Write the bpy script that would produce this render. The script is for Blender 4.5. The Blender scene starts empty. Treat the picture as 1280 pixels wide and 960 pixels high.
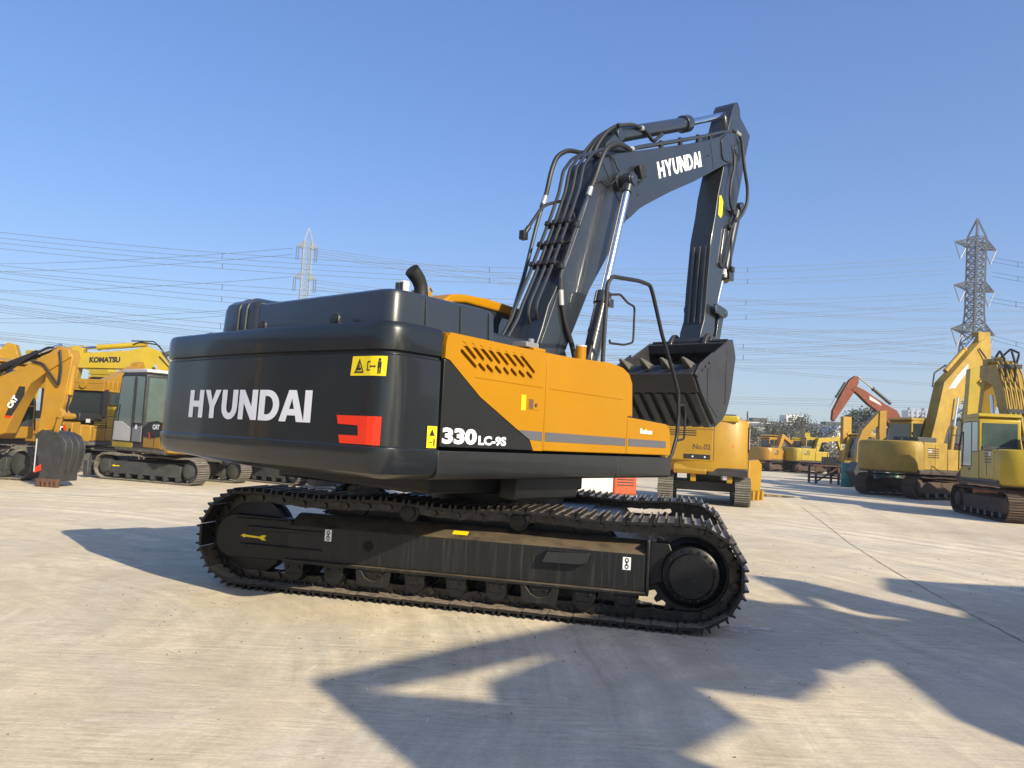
import bpy, bmesh, math, random
from mathutils import Vector, Matrix, Quaternion
random.seed(7)
scene = bpy.context.scene
COL = scene.collection
R = math.radians
PI = math.pi

# ------------------------------------------------------------------ helpers
def tag(o, label=None, cat=None, group=None, kind=None):
    if label: o['label'] = label
    if cat: o['category'] = cat
    if group: o['group'] = group
    if kind: o['kind'] = kind
    return o

def empty(name, loc, az, label, cat, group=None):
    o = bpy.data.objects.new(name, None)
    o.empty_display_size = 0.5
    COL.objects.link(o)
    o.location = loc
    o.rotation_euler = (0, 0, R(90 - az))      # local +X points along azimuth az
    return tag(o, label, cat, group)

def fillet(pts, r, n=5, closed=False):
    """round the corners of a polyline (2D or 3D)"""
    P = [Vector(p) for p in pts]
    out = []
    N = len(P)
    for i, p in enumerate(P):
        if not closed and (i == 0 or i == N - 1):
            out.append(p); continue
        a = P[i - 1] - p; b = P[(i + 1) % N] - p
        la, lb = a.length, b.length
        if la < 1e-6 or lb < 1e-6: continue
        rr = min(r, la * .45, lb * .45)
        s = p + a.normalized() * rr; e = p + b.normalized() * rr
        for k in range(n + 1):
            t = k / n
            out.append(s * (1 - t) ** 2 + p * 2 * t * (1 - t) + e * t * t)
    return out

class MB:
    def __init__(s): s.v = []; s.f = []
    def add(s, vs, fs, M=None):
        b = len(s.v)
        s.v += [(M @ Vector(v)) if M else Vector(v) for v in vs]
        s.f += [[i + b for i in f] for f in fs]
        return s
    def box(s, x0, x1, y0, y1, z0, z1, M=None):
        vs = [(x, y, z) for x in (x0, x1) for y in (y0, y1) for z in (z0, z1)]
        return s.add(vs, [(0, 1, 3, 2), (4, 6, 7, 5), (0, 4, 5, 1), (2, 3, 7, 6), (0, 2, 6, 4), (1, 5, 7, 3)], M)
    def prism(s, poly, c0, c1, ax='y', M=None):
        n = len(poly)
        def mk(a, b, c): return (a, c, b) if ax == 'y' else ((c, a, b) if ax == 'x' else (a, b, c))
        vs = [mk(p[0], p[1], c0) for p in poly] + [mk(p[0], p[1], c1) for p in poly]
        fs = [list(range(n)), list(range(2 * n - 1, n - 1, -1))]
        fs += [[i, (i + 1) % n, n + (i + 1) % n, n + i] for i in range(n)]
        return s.add(vs, fs, M)
    def loft(s, rings, cap=True, closed=True):
        n = len(rings[0]); b = len(s.v)
        for r in rings: s.v += [Vector(p) for p in r]
        for k in range(len(rings) - 1):
            for i in range(n if closed else n - 1):
                j = (i + 1) % n
                s.f.append([b + k * n + i, b + k * n + j, b + (k + 1) * n + j, b + (k + 1) * n + i])
        if cap:
            s.f.append([b + i for i in range(n)][::-1])
            s.f.append([b + (len(rings) - 1) * n + i for i in range(n)])
        return s
    def cyl(s, p0, p1, r0, r1=None, n=16, cap=True):
        p0 = Vector(p0); p1 = Vector(p1); r1 = r0 if r1 is None else r1
        d = (p1 - p0).normalized()
        u = d.orthogonal().normalized(); w = d.cross(u)
        rg = []
        for p, r in ((p0, r0), (p1, r1)):
            rg.append([p + (u * math.cos(2 * PI * k / n) + w * math.sin(2 * PI * k / n)) * r for k in range(n)])
        return s.loft(rg, cap)
    def lathe(s, c, axis, prof, n=24):
        """prof: (radius, distance along axis)"""
        c = Vector(c); d = Vector(axis).normalized(); u = d.orthogonal().normalized(); w = d.cross(u)
        return s.loft([[c + d * h + (u * math.cos(2 * PI * k / n) + w * math.sin(2 * PI * k / n)) * r for k in range(n)] for r, h in prof])
    def tube(s, pts, r, n=8, fil=0.0):
        P = fillet(pts, fil) if fil else [Vector(p) for p in pts]
        T = []
        for i in range(len(P)):
            a = P[max(0, i - 1)]; b = P[min(len(P) - 1, i + 1)]
            T.append((b - a).normalized())
        u = T[0].orthogonal().normalized(); rg = []
        for i, p in enumerate(P):
            u = (u - T[i] * u.dot(T[i])).normalized(); w = T[i].cross(u)
            rr = r[i] if isinstance(r, (list, tuple)) else r
            rg.append([p + (u * math.cos(2 * PI * k / n) + w * math.sin(2 * PI * k / n)) * rr for k in range(n)])
        return s.loft(rg)
    def ball(s, c, r, n=10, m=6, sz=1.0):
        c = Vector(c)
        rings = [[c + Vector((math.sin(PI * j / m) * math.cos(2 * PI * k / n) * r, math.sin(PI * j / m) * math.sin(2 * PI * k / n) * r, math.cos(PI * j / m) * r * sz)) for k in range(n)] for j in range(m + 1)]
        rings[0] = [c + Vector((0.001 * math.cos(2 * PI * k / n), .001 * math.sin(2 * PI * k / n), r * sz)) for k in range(n)]
        rings[-1] = [c + Vector((0.001 * math.cos(2 * PI * k / n), .001 * math.sin(2 * PI * k / n), -r * sz)) for k in range(n)]
        return s.loft(rings)
    def bars(s, segs, w, M=None):
        """thin square bars (lattices)"""
        for a, b in segs:
            a = Vector(a); b = Vector(b); d = (b - a)
            if d.length < 1e-4: continue
            d.normalize(); u = d.orthogonal().normalized() * w / 2; v = d.cross(u)
            s.loft([[p + u + v, p - u + v, p - u - v, p + u - v] for p in (a, b)])
        return s
    def build(s, name, mat, parent=None, M=None, bevel=0.0, seg=2, angle=35, label=None, recalc=True):
        me = bpy.data.meshes.new(name)
        me.from_pydata([tuple((M @ v) if M else v) for v in s.v], [], s.f)
        if recalc or angle:
            bm = bmesh.new(); bm.from_mesh(me)
            if recalc: bmesh.ops.recalc_face_normals(bm, faces=bm.faces)
            lim = R(angle)
            for f in bm.faces: f.smooth = True
            for e in bm.edges:
                if len(e.link_faces) == 2:
                    e.smooth = e.calc_face_angle(0) < lim
            bm.to_mesh(me); bm.free()
        me.materials.append(mat)
        o = bpy.data.objects.new(name, me)
        COL.objects.link(o)
        if parent: o.parent = parent
        if bevel:
            md = o.modifiers.new('bevel', 'BEVEL'); md.width = bevel; md.segments = seg
            md.limit_method = 'ANGLE'; md.angle_limit = R(38); md.harden_normals = False
        if label: o['label'] = label
        return o

# ------------------------------------------------------------------ materials
MATS = {}
def hexlin(r, g, b):
    f = lambda c: (c / 255 / 12.92) if c / 255 <= .04045 else ((c / 255 + .055) / 1.055) ** 2.4
    return (f(r), f(g), f(b))

def mat(name, col, rough=.5, metal=0.0, coat=0.0, var=.12, vscale=3.0, dust=0.0, dustcol=(.33, .29, .23), bump=.0, bscale=40, streak=0.0, spec=.5, rvar=.15, dusttop=0.0, topcol=None, dmin=.45):
    if name in MATS: return MATS[name]
    m = bpy.data.materials.new(name); m.use_nodes = True
    nt = m.node_tree; N = nt.nodes; L = nt.links
    b = N['Principled BSDF']
    b.inputs['Metallic'].default_value = metal
    b.inputs['Coat Weight'].default_value = coat
    b.inputs['Coat Roughness'].default_value = .06
    b.inputs['Specular IOR Level'].default_value = spec
    tc = N.new('ShaderNodeTexCoord')
    n1 = N.new('ShaderNodeTexNoise'); n1.inputs['Scale'].default_value = vscale; n1.inputs['Detail'].default_value = 8; n1.inputs['Roughness'].default_value = .65
    L.new(tc.outputs['Object'], n1.inputs['Vector'])
    cr = N.new('ShaderNodeMapRange'); cr.inputs['From Min'].default_value = .3; cr.inputs['From Max'].default_value = .7
    cr.inputs['To Min'].default_value = 1 - var; cr.inputs['To Max'].default_value = 1 + var
    L.new(n1.outputs['Fac'], cr.inputs['Value'])
    mul = N.new('ShaderNodeVectorMath'); mul.operation = 'SCALE'
    mul.inputs[0].default_value = col
    L.new(cr.outputs['Result'], mul.inputs['Scale'])
    out = mul.outputs['Vector']
    if dust > 0 or streak > 0 or dusttop > 0:
        mx = N.new('ShaderNodeMix'); mx.data_type = 'RGBA'
        n2 = N.new('ShaderNodeTexNoise'); n2.inputs['Scale'].default_value = vscale * 2.3; n2.inputs['Detail'].default_value = 9; n2.inputs['Roughness'].default_value = .7
        mp = N.new('ShaderNodeMapping'); L.new(tc.outputs['Object'], mp.inputs['Vector'])
        if streak > 0: mp.inputs['Scale'].default_value = (9, 9, .35)
        L.new(mp.outputs['Vector'], n2.inputs['Vector'])
        r2 = N.new('ShaderNodeMapRange'); r2.inputs['From Min'].default_value = dmin; r2.inputs['From Max'].default_value = .75
        r2.inputs['To Max'].default_value = max(dust, streak)
        L.new(n2.outputs['Fac'], r2.inputs['Value'])
        fac = r2.outputs['Result']
        if dusttop > 0:
            g = N.new('ShaderNodeNewGeometry'); sx = N.new('ShaderNodeSeparateXYZ'); L.new(g.outputs['Normal'], sx.inputs[0])
            r3 = N.new('ShaderNodeMapRange'); r3.inputs['From Min'].default_value = .3; r3.inputs['From Max'].default_value = .9; r3.inputs['To Max'].default_value = dusttop
            L.new(sx.outputs['Z'], r3.inputs['Value'])
            n4 = N.new('ShaderNodeTexNoise'); n4.inputs['Scale'].default_value = vscale * 3; n4.inputs['Detail'].default_value = 8; L.new(tc.outputs['Object'], n4.inputs['Vector'])
            r4 = N.new('ShaderNodeMapRange'); r4.inputs['From Min'].default_value = .3; r4.inputs['From Max'].default_value = .55; r4.inputs['To Min'].default_value = .35
            L.new(n4.outputs['Fac'], r4.inputs['Value'])
            ad = N.new('ShaderNodeMath'); ad.operation = 'MULTIPLY'; L.new(r4.outputs['Result'], ad.inputs[0]); L.new(r3.outputs['Result'], ad.inputs[1])
            m5 = N.new('ShaderNodeMix'); m5.data_type = 'RGBA'; L.new(ad.outputs[0], m5.inputs['Factor']); L.new(out, m5.inputs['A']); m5.inputs['B'].default_value = (*(topcol or dustcol), 1); out = m5.outputs['Result']
        L.new(fac, mx.inputs['Factor']); L.new(out, mx.inputs['A']); mx.inputs['B'].default_value = (*dustcol, 1)
        out = mx.outputs['Result']
        rm = N.new('ShaderNodeMath'); rm.operation = 'MULTIPLY_ADD'; L.new(fac, rm.inputs[0]); rm.inputs[1].default_value = .5; rm.inputs[2].default_value = rough
        rm.use_clamp = True
        L.new(rm.outputs[0], b.inputs['Roughness'])
        if coat:
            cm = N.new('ShaderNodeMath'); cm.operation = 'MULTIPLY_ADD'; L.new(fac, cm.inputs[0]); cm.inputs[1].default_value = -coat; cm.inputs[2].default_value = coat; cm.use_clamp = True
            L.new(cm.outputs[0], b.inputs['Coat Weight'])
    else:
        rr = N.new('ShaderNodeMapRange'); rr.inputs['From Min'].default_value = .3; rr.inputs['From Max'].default_value = .7
        rr.inputs['To Min'].default_value = max(.02, rough * (1 - rvar)); rr.inputs['To Max'].default_value = min(1, rough * (1 + rvar))
        L.new(n1.outputs['Fac'], rr.inputs['Value']); L.new(rr.outputs['Result'], b.inputs['Roughness'])
    L.new(out, b.inputs['Base Color'])
    if bump:
        n3 = N.new('ShaderNodeTexNoise'); n3.inputs['Scale'].default_value = bscale; n3.inputs['Detail'].default_value = 6
        L.new(tc.outputs['Object'], n3.inputs['Vector'])
        bp = N.new('ShaderNodeBump'); bp.inputs['Strength'].default_value = bump; bp.inputs['Distance'].default_value = .01
        L.new(n3.outputs['Fac'], bp.inputs['Height']); L.new(bp.outputs['Normal'], b.inputs['Normal'])
    MATS[name] = m
    return m

CHAR = mat('charcoal_paint', (.018, .0225, .028), .32, coat=.45, var=.10, vscale=1.3, bump=.02, bscale=6, dust=.07, dustcol=(.12, .11, .10))
CWP = mat('counterweight_paint', (.012, .0155, .0185), .30, coat=.38, var=.14, vscale=1.1, bump=.16, bscale=2.6, dust=.03, dustcol=(.10, .10, .09), spec=.35)
SKIRT = mat('sill_paint', (.013, .015, .016), .40, coat=.25, var=.15, vscale=2, dust=.08, dustcol=(.10, .10, .09))
TRI = mat('dark_panel_paint', (.010, .0105, .011), .5, coat=.05, spec=.35, var=.12, vscale=2, dust=.05, dustcol=(.08, .08, .075))
YEL = mat('amber_paint', (.375, .172, .0008), .42, coat=.07, spec=.18, dust=.07, dustcol=(.45, .27, .07), var=.04, vscale=1.5, bump=.015, bscale=5)
BLK = mat('black_rubber', (.014, .014, .015), .55, var=.2)
HOLE = mat('dark_void', (.004, .004, .004), .9, var=.1)
UFR = mat('track_frame_paint', (.0085, .009, .0095), .42, var=.2, vscale=2, streak=.30, dustcol=(.12, .12, .105), dusttop=.85, topcol=(.15, .115, .075), dmin=.52, spec=.4)
UND = mat('undercarriage_black', (.0045, .0047, .005), .40, var=.25, vscale=4, dust=.07, dustcol=(.07, .065, .055), spec=.4)
SHOE = mat('track_shoe_steel', (.006, .0055, .005), .42, metal=.1, var=.3, vscale=6, dust=.06, dustcol=(.10, .08, .06), dusttop=.95, topcol=(.33, .275, .21), bump=.2, bscale=30)  # upward faces: tan dust, lightened to stand in for sunlight
LINK = mat('chain_link_steel', (.045, .043, .04), .28, metal=.8, var=.5, vscale=14, dust=.3, dustcol=(.06, .05, .045))
BKT = mat('bucket_paint', (.021, .022, .026), .50, coat=.1, var=.25, vscale=3, dust=.25, dustcol=(.085, .072, .062), bump=.1, bscale=14)
TOOTH = mat('tooth_steel', (.10, .095, .085), .6, metal=.1, var=.2, vscale=8, dust=.3, dustcol=(.2, .18, .15))
CHROME = mat('chrome_rod', (.78, .80, .82), .12, metal=1.0, var=.03)
STEEL = mat('galvanised_steel', (.42, .43, .43), .45, metal=.5, var=.15, vscale=1)
PYL = mat('pylon_steel', (.09, .10, .115), .6, metal=.0, var=.12, vscale=.3)
PYLP = mat('pylon_hazed_steel', (.30, .33, .35), .6, metal=.0, var=.12, vscale=.3)  # pylon steel made paler, distance haze put into the colour
CABLE = mat('power_cable', (.07, .08, .10), .6, var=.05)
WHT = mat('white_sticker', (.80, .81, .83), .4, var=.03)
WHT2 = mat('white_lettering_shaded', (.72, .74, .80), .35, var=.03)  # darker, bluer white: shade of the rear face put into the colour
STICKY = mat('warning_yellow', (.80, .62, .01), .4, var=.05)
STICKR = mat('red_sticker', (.80, .035, .006), .38, var=.04)
GREYS = mat('grey_stripe', (.10, .10, .11), .42, var=.05)
BLACKS = mat('black_print', (.02, .02, .02), .5, var=.05)
GLASS = mat('dark_glass', (.022, .030, .032), .05, coat=1.0, var=.3, vscale=.9, spec=.8)
GLASSG = mat('green_glass', (.055, .085, .075), .08, coat=1.0, var=.35, vscale=1.3, spec=.8)
CATY = mat('warm_yellow_paint', (.36, .19, .014), .45, coat=.08, var=.12, vscale=1.8, dust=.22, dustcol=(.24, .17, .10))
KOMY = mat('lemon_yellow_paint', (.41, .29, .012), .45, coat=.1, var=.12, vscale=1.6, dust=.22, dustcol=(.24, .20, .11))
OLDY = mat('faded_yellow_paint', (.33, .215, .022), .55, var=.22, vscale=1.5, dust=.5, dustcol=(.20, .13, .07))
DEEPY = mat('deep_yellow_paint', (.35, .195, .006), .45, coat=.08, var=.12, vscale=1.6, dust=.15, dustcol=(.20, .13, .06))
ORG = mat('orange_paint', (.50, .065, .012), .45, coat=.15, var=.15, vscale=2, dust=.25, dustcol=(.34, .18, .10))
ORGO = mat('weathered_orange_paint', (.17, .036, .014), .7, var=.35, vscale=2.5, dust=.6, dustcol=(.13, .085, .065))
GTRK = mat('dusty_track', (.11, .10, .085), .8, var=.3, vscale=4, dust=.5, dustcol=(.28, .26, .21), dusttop=.6)
RTRK = mat('rusty_track', (.060, .040, .028), .8, var=.35, vscale=4, dust=.4, dustcol=(.16, .10, .065), dusttop=.5)
RUST = mat('rusty_steel', (.10, .050, .032), .8, var=.35, vscale=4, dust=.4, dustcol=(.18, .10, .07))
DGREY = mat('dark_grey_paint', (.045, .048, .05), .5, var=.2, vscale=3, dust=.25, dustcol=(.16, .15, .13))
LGREY = mat('light_grey_paint', (.52, .52, .52), .45, var=.08, vscale=3, dust=.2, dustcol=(.4, .38, .33))
MGREY = mat('mid_grey_paint', (.20, .21, .23), .5, var=.1, vscale=3)
BGBKT = mat('black_bucket_paint', (.030, .031, .032), .5, var=.2, vscale=3, dust=.25, dustcol=(.12, .12, .11))
TEAL = mat('teal_plastic', (.02, .20, .16), .4, var=.1)
DTEAL = mat('dark_green_plastic', (.012, .06, .05), .45, var=.15)

# ------------------------------------------------------------------ lettering
def letters_hyundai():
    """seven heavy sans capitals, height 1, as polygons without overlaps"""
    w = .29
    def arc(cx, cy, rx, ry, a0, a1, n=8):
        return [(cx + rx * math.cos(R(a0 + (a1 - a0) * k / n)), cy + ry * math.sin(R(a0 + (a1 - a0) * k / n))) for k in range(n + 1)]
    G = {}
    G['H'] = (.95, [[(0, 0), (w, 0), (w, .39), (.95 - w, .39), (.95 - w, 0), (.95, 0), (.95, 1), (.95 - w, 1), (.95 - w, .61), (w, .61), (w, 1), (0, 1)]])
    G['Y'] = (1.0, [[(.5 - w / 2, 0), (.5 + w / 2, 0), (.5 + w / 2, .40), (1.0, 1), (1 - w * 1.12, 1), (.5, .62), (w * 1.12, 1), (0, 1), (.5 - w / 2, .40)]])
    o = arc(.46, .40, .46, .42, 180, 360); i = arc(.46, .40, .46 - w, .20, 360, 180)
    G['U'] = (.92, [[(0, 1)] + o + [(.92, 1), (.92 - w, 1)] + i + [(w, 1)]])
    G['N'] = (.98, [[(0, 0), (w * .96, 0), (w * .96, .56), (.98 - w, 0), (.98, 0), (.98, 1), (.98 - w * .96, 1), (.98 - w * .96, .44), (w, 1), (0, 1)]])
    oo = arc(.42, .5, .53, .5, -90, 90, 12); ii = arc(.40, .5, .27, .30, 90, -90, 12)
    G['D'] = (.95, [[(0, 0), (w, 0), (w, 1), (0, 1)], [(w, 0)] + oo + [(w, 1), (w, .80)] + ii + [(w, .20)]])
    G['A'] = (1.02, [[(0, 0), (w * 1.05, 0), (.36, .20), (.43, .40), (.53, .73), (.53, 1), (.37, 1)],
                     [(.53, 1), (.53, .73), (.63, .40), (.70, .20), (1.06 - w * 1.05, 0), (1.06, 0), (.69, 1)],
                     [(.36, .20), (.70, .20), (.63, .40), (.43, .40)]])
    G['I'] = (w, [[(0, 0), (w, 0), (w, 1), (0, 1)]])
    out = []; x = 0
    for c in 'HYUNDAI':
        wd, ps = G[c]
        for p in ps: out.append([(x + a, b) for a, b in p])
        x += wd + (.02 if c == 'D' else .03 if c == 'A' else .09)
    return out, x - .09

_tc = {}
def text_polys(txt, bold=.03):
    """triangulated 2D mesh of a string from Blender's own font; returns verts, faces, width, height"""
    k = (txt, bold)
    if k in _tc: return _tc[k]
    cu = bpy.data.curves.new('txt', 'FONT'); cu.body = txt; cu.size = 1; cu.offset = bold; cu.resolution_u = 3
    o = bpy.data.objects.new('txt', cu); COL.objects.link(o)
    dg = bpy.context.evaluated_depsgraph_get(); dg.update()
    me = bpy.data.meshes.new_from_object(o.evaluated_get(dg))
    vs = [(v.co.x, v.co.y) for v in me.vertices]; fs = [list(p.vertices) for p in me.polygons]
    bpy.data.objects.remove(o); bpy.data.curves.remove(cu); bpy.data.meshes.remove(me)
    x0 = min(v[0] for v in vs); x1 = max(v[0] for v in vs); y0 = min(v[1] for v in vs); y1 = max(v[1] for v in vs)
    vs = [(v[0] - x0, v[1] - y0) for v in vs]
    _tc[k] = (vs, fs, x1 - x0, y1 - y0)
    return _tc[k]

def decal(name, mt, parent, polys, fmap, label=None, cuts=0):
    """flat shapes (list of polygons, or (verts, faces)) laid on a surface by fmap(u, v) -> 3D point"""
    bm = bmesh.new()
    if isinstance(polys, tuple):
        vs, fs = polys
        bv = [bm.verts.new((a, b, 0)) for a, b in vs]
        for f in fs:
            try: bm.faces.new([bv[i] for i in f])
            except ValueError: pass
    else:
        from mathutils.geometry import tessellate_polygon
        for p in polys:
            bv = [bm.verts.new((q[0], q[1], 0)) for q in p]
            for t3 in tessellate_polygon([[Vector((q[0], q[1], 0)) for q in p]]):
                try: bm.faces.new([bv[i] for i in t3])
                except ValueError: pass
    if isinstance(polys, tuple): bmesh.ops.triangulate(bm, faces=bm.faces)
    if cuts:
        xs = [v.co.x for v in bm.verts]; a, b = min(xs), max(xs)
        for k in range(1, cuts):
            x = a + (b - a) * k / cuts
            bmesh.ops.bisect_plane(bm, geom=bm.verts[:] + bm.edges[:] + bm.faces[:], plane_co=(x, 0, 0), plane_no=(1, 0, 0))
    for v in bm.verts: v.co = Vector(fmap(v.co.x, v.co.y))
    me = bpy.data.meshes.new(name); bm.to_mesh(me); bm.free()
    me.materials.append(mt)
    o = bpy.data.objects.new(name, me); COL.objects.link(o); o.parent = parent
    if label: o['label'] = label
    return o

def text_on(name, txt, mt, parent, P, U, V, w, h, bold=.03, label=None):
    """text spanning w x h with its lower left corner at P, axes U (reading direction) and V (up)"""
    vs, fs, tw, th = text_polys(txt, bold)
    P = Vector(P); U = Vector(U).normalized(); V = Vector(V).normalized()
    return decal(name, mt, parent, (vs, fs), lambda a, b: P + U * (a * w / tw) + V * (b * h / th), label)

def rect(x0, y0, x1, y1): return [(x0, y0), (x1, y0), (x1, y1), (x0, y1)]

# ------------------------------------------------------------------ tracks (crawler belts)
def belt_path(L, rad, sag, pitch_n):
    """points of the plate line of a crawler belt, axles at x=-L/2 and +L/2"""
    pts = []
    zc = rad
    h = L / 2
    for k in range(60): pts.append((-h + L * k / 60, 0))
    for k in range(40): a = -PI / 2 + PI * k / 40; pts.append((h + rad * math.cos(a), zc + rad * math.sin(a)))
    for k in range(60):
        t = k / 60; pts.append((h - L * t, 2 * rad - sag * (math.sin(PI * t * 3) ** 2) * .8))
    for k in range(40): a = PI / 2 + PI * k / 40; pts.append((-h + rad * math.cos(a), zc + rad * math.sin(a)))
    # resample
    ds = [0]
    n = len(pts)
    for i in range(n):
        a = pts[i]; b = pts[(i + 1) % n]; ds.append(ds[-1] + math.hypot(b[0] - a[0], b[1] - a[1]))
    out = []
    for k in range(pitch_n):
        s = ds[-1] * (k + .5) / pitch_n
        for i in range(n):
            if ds[i + 1] >= s:
                t = (s - ds[i]) / (ds[i + 1] - ds[i]); a = pts[i]; b = pts[(i + 1) % n]
                out.append((a[0] + (b[0] - a[0]) * t, a[1] + (b[1] - a[1]) * t)); break
    return out

def make_belt(name, mt, parent, M, L, rad, z0, w, yc, pitch, sag=.04, grousers=3, gh=.036, links=None, linkmat=None):
    per = 2 * L + 2 * PI * rad
    n = round(per / pitch)
    P = belt_path(L, rad, sag, n)
    mb = MB(); lk = MB()
    for i in range(n):
        a = P[i]; b = P[(i + 1) % n]
        cx, cz = (a[0] + b[0]) / 2, (a[1] + b[1]) / 2 + z0
        ln = math.hypot(b[0] - a[0], b[1] - a[1]); ang = math.atan2(b[1] - a[1], b[0] - a[0])
        h = ln / 2
        # cross-section in (u along, n outward = right-hand side of travel)
        prof = [(-h * .985, 0), (-h * .965, .016), ]
        if grousers == 3: gs = (-h * .80, -.004, h * .72)
        elif grousers == 2: gs = (-h * .6, h * .6)
        else: gs = (h * .0,)
        gw = .012 * ln / .21
        for j, g in enumerate(gs):
            hh = gh if j != 1 else gh * .92
            prof += [(g - gw, .016), (g - gw * .55, .016 + hh), (g + gw * .55, .016 + hh), (g + gw, .016)]
        prof += [(h * .92, .016), (h * .955, .004), (h * .955, -.004), (-h * .97, -.010)]
        T = Matrix.Translation((cx, yc, cz)) @ Matrix.Rotation(-ang, 4, 'Y')
        # outward of the loop (counter-clockwise in x,z) is to the right of travel: -z local
        poly = [(u, -v) for u, v in prof]
        mb.prism(poly, -w / 2, w / 2, 'y', T)
        if links:
            for sy in (-1, 1):
                y = sy * .085
                fl = [(-h * 1.15, .02), (-h * 1.2, .055), (-h * .9, .095), (h * .2, .088), (h * .9, .10), (h * 1.2, .06), (h * 1.1, .018), (h * .4, .012), (-h * .4, .012)]
                lk.prism(fl, y - .022, y + .022, 'y', T)
                for u in (-h * .45, h * .35):
                    lk.cyl(T @ Vector((u, y + sy * .05, .0)), T @ Vector((u, y + sy * .05, .034)), .014, n=6)
            lk.cyl(T @ Vector((h, -.13, .06)), T @ Vector((h, .13, .06)), .024, n=10)
    o = mb.build(name, mt, parent, M)
    if links: lk.build('chain_links', linkmat or LINK, o, M)
    return o
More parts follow.
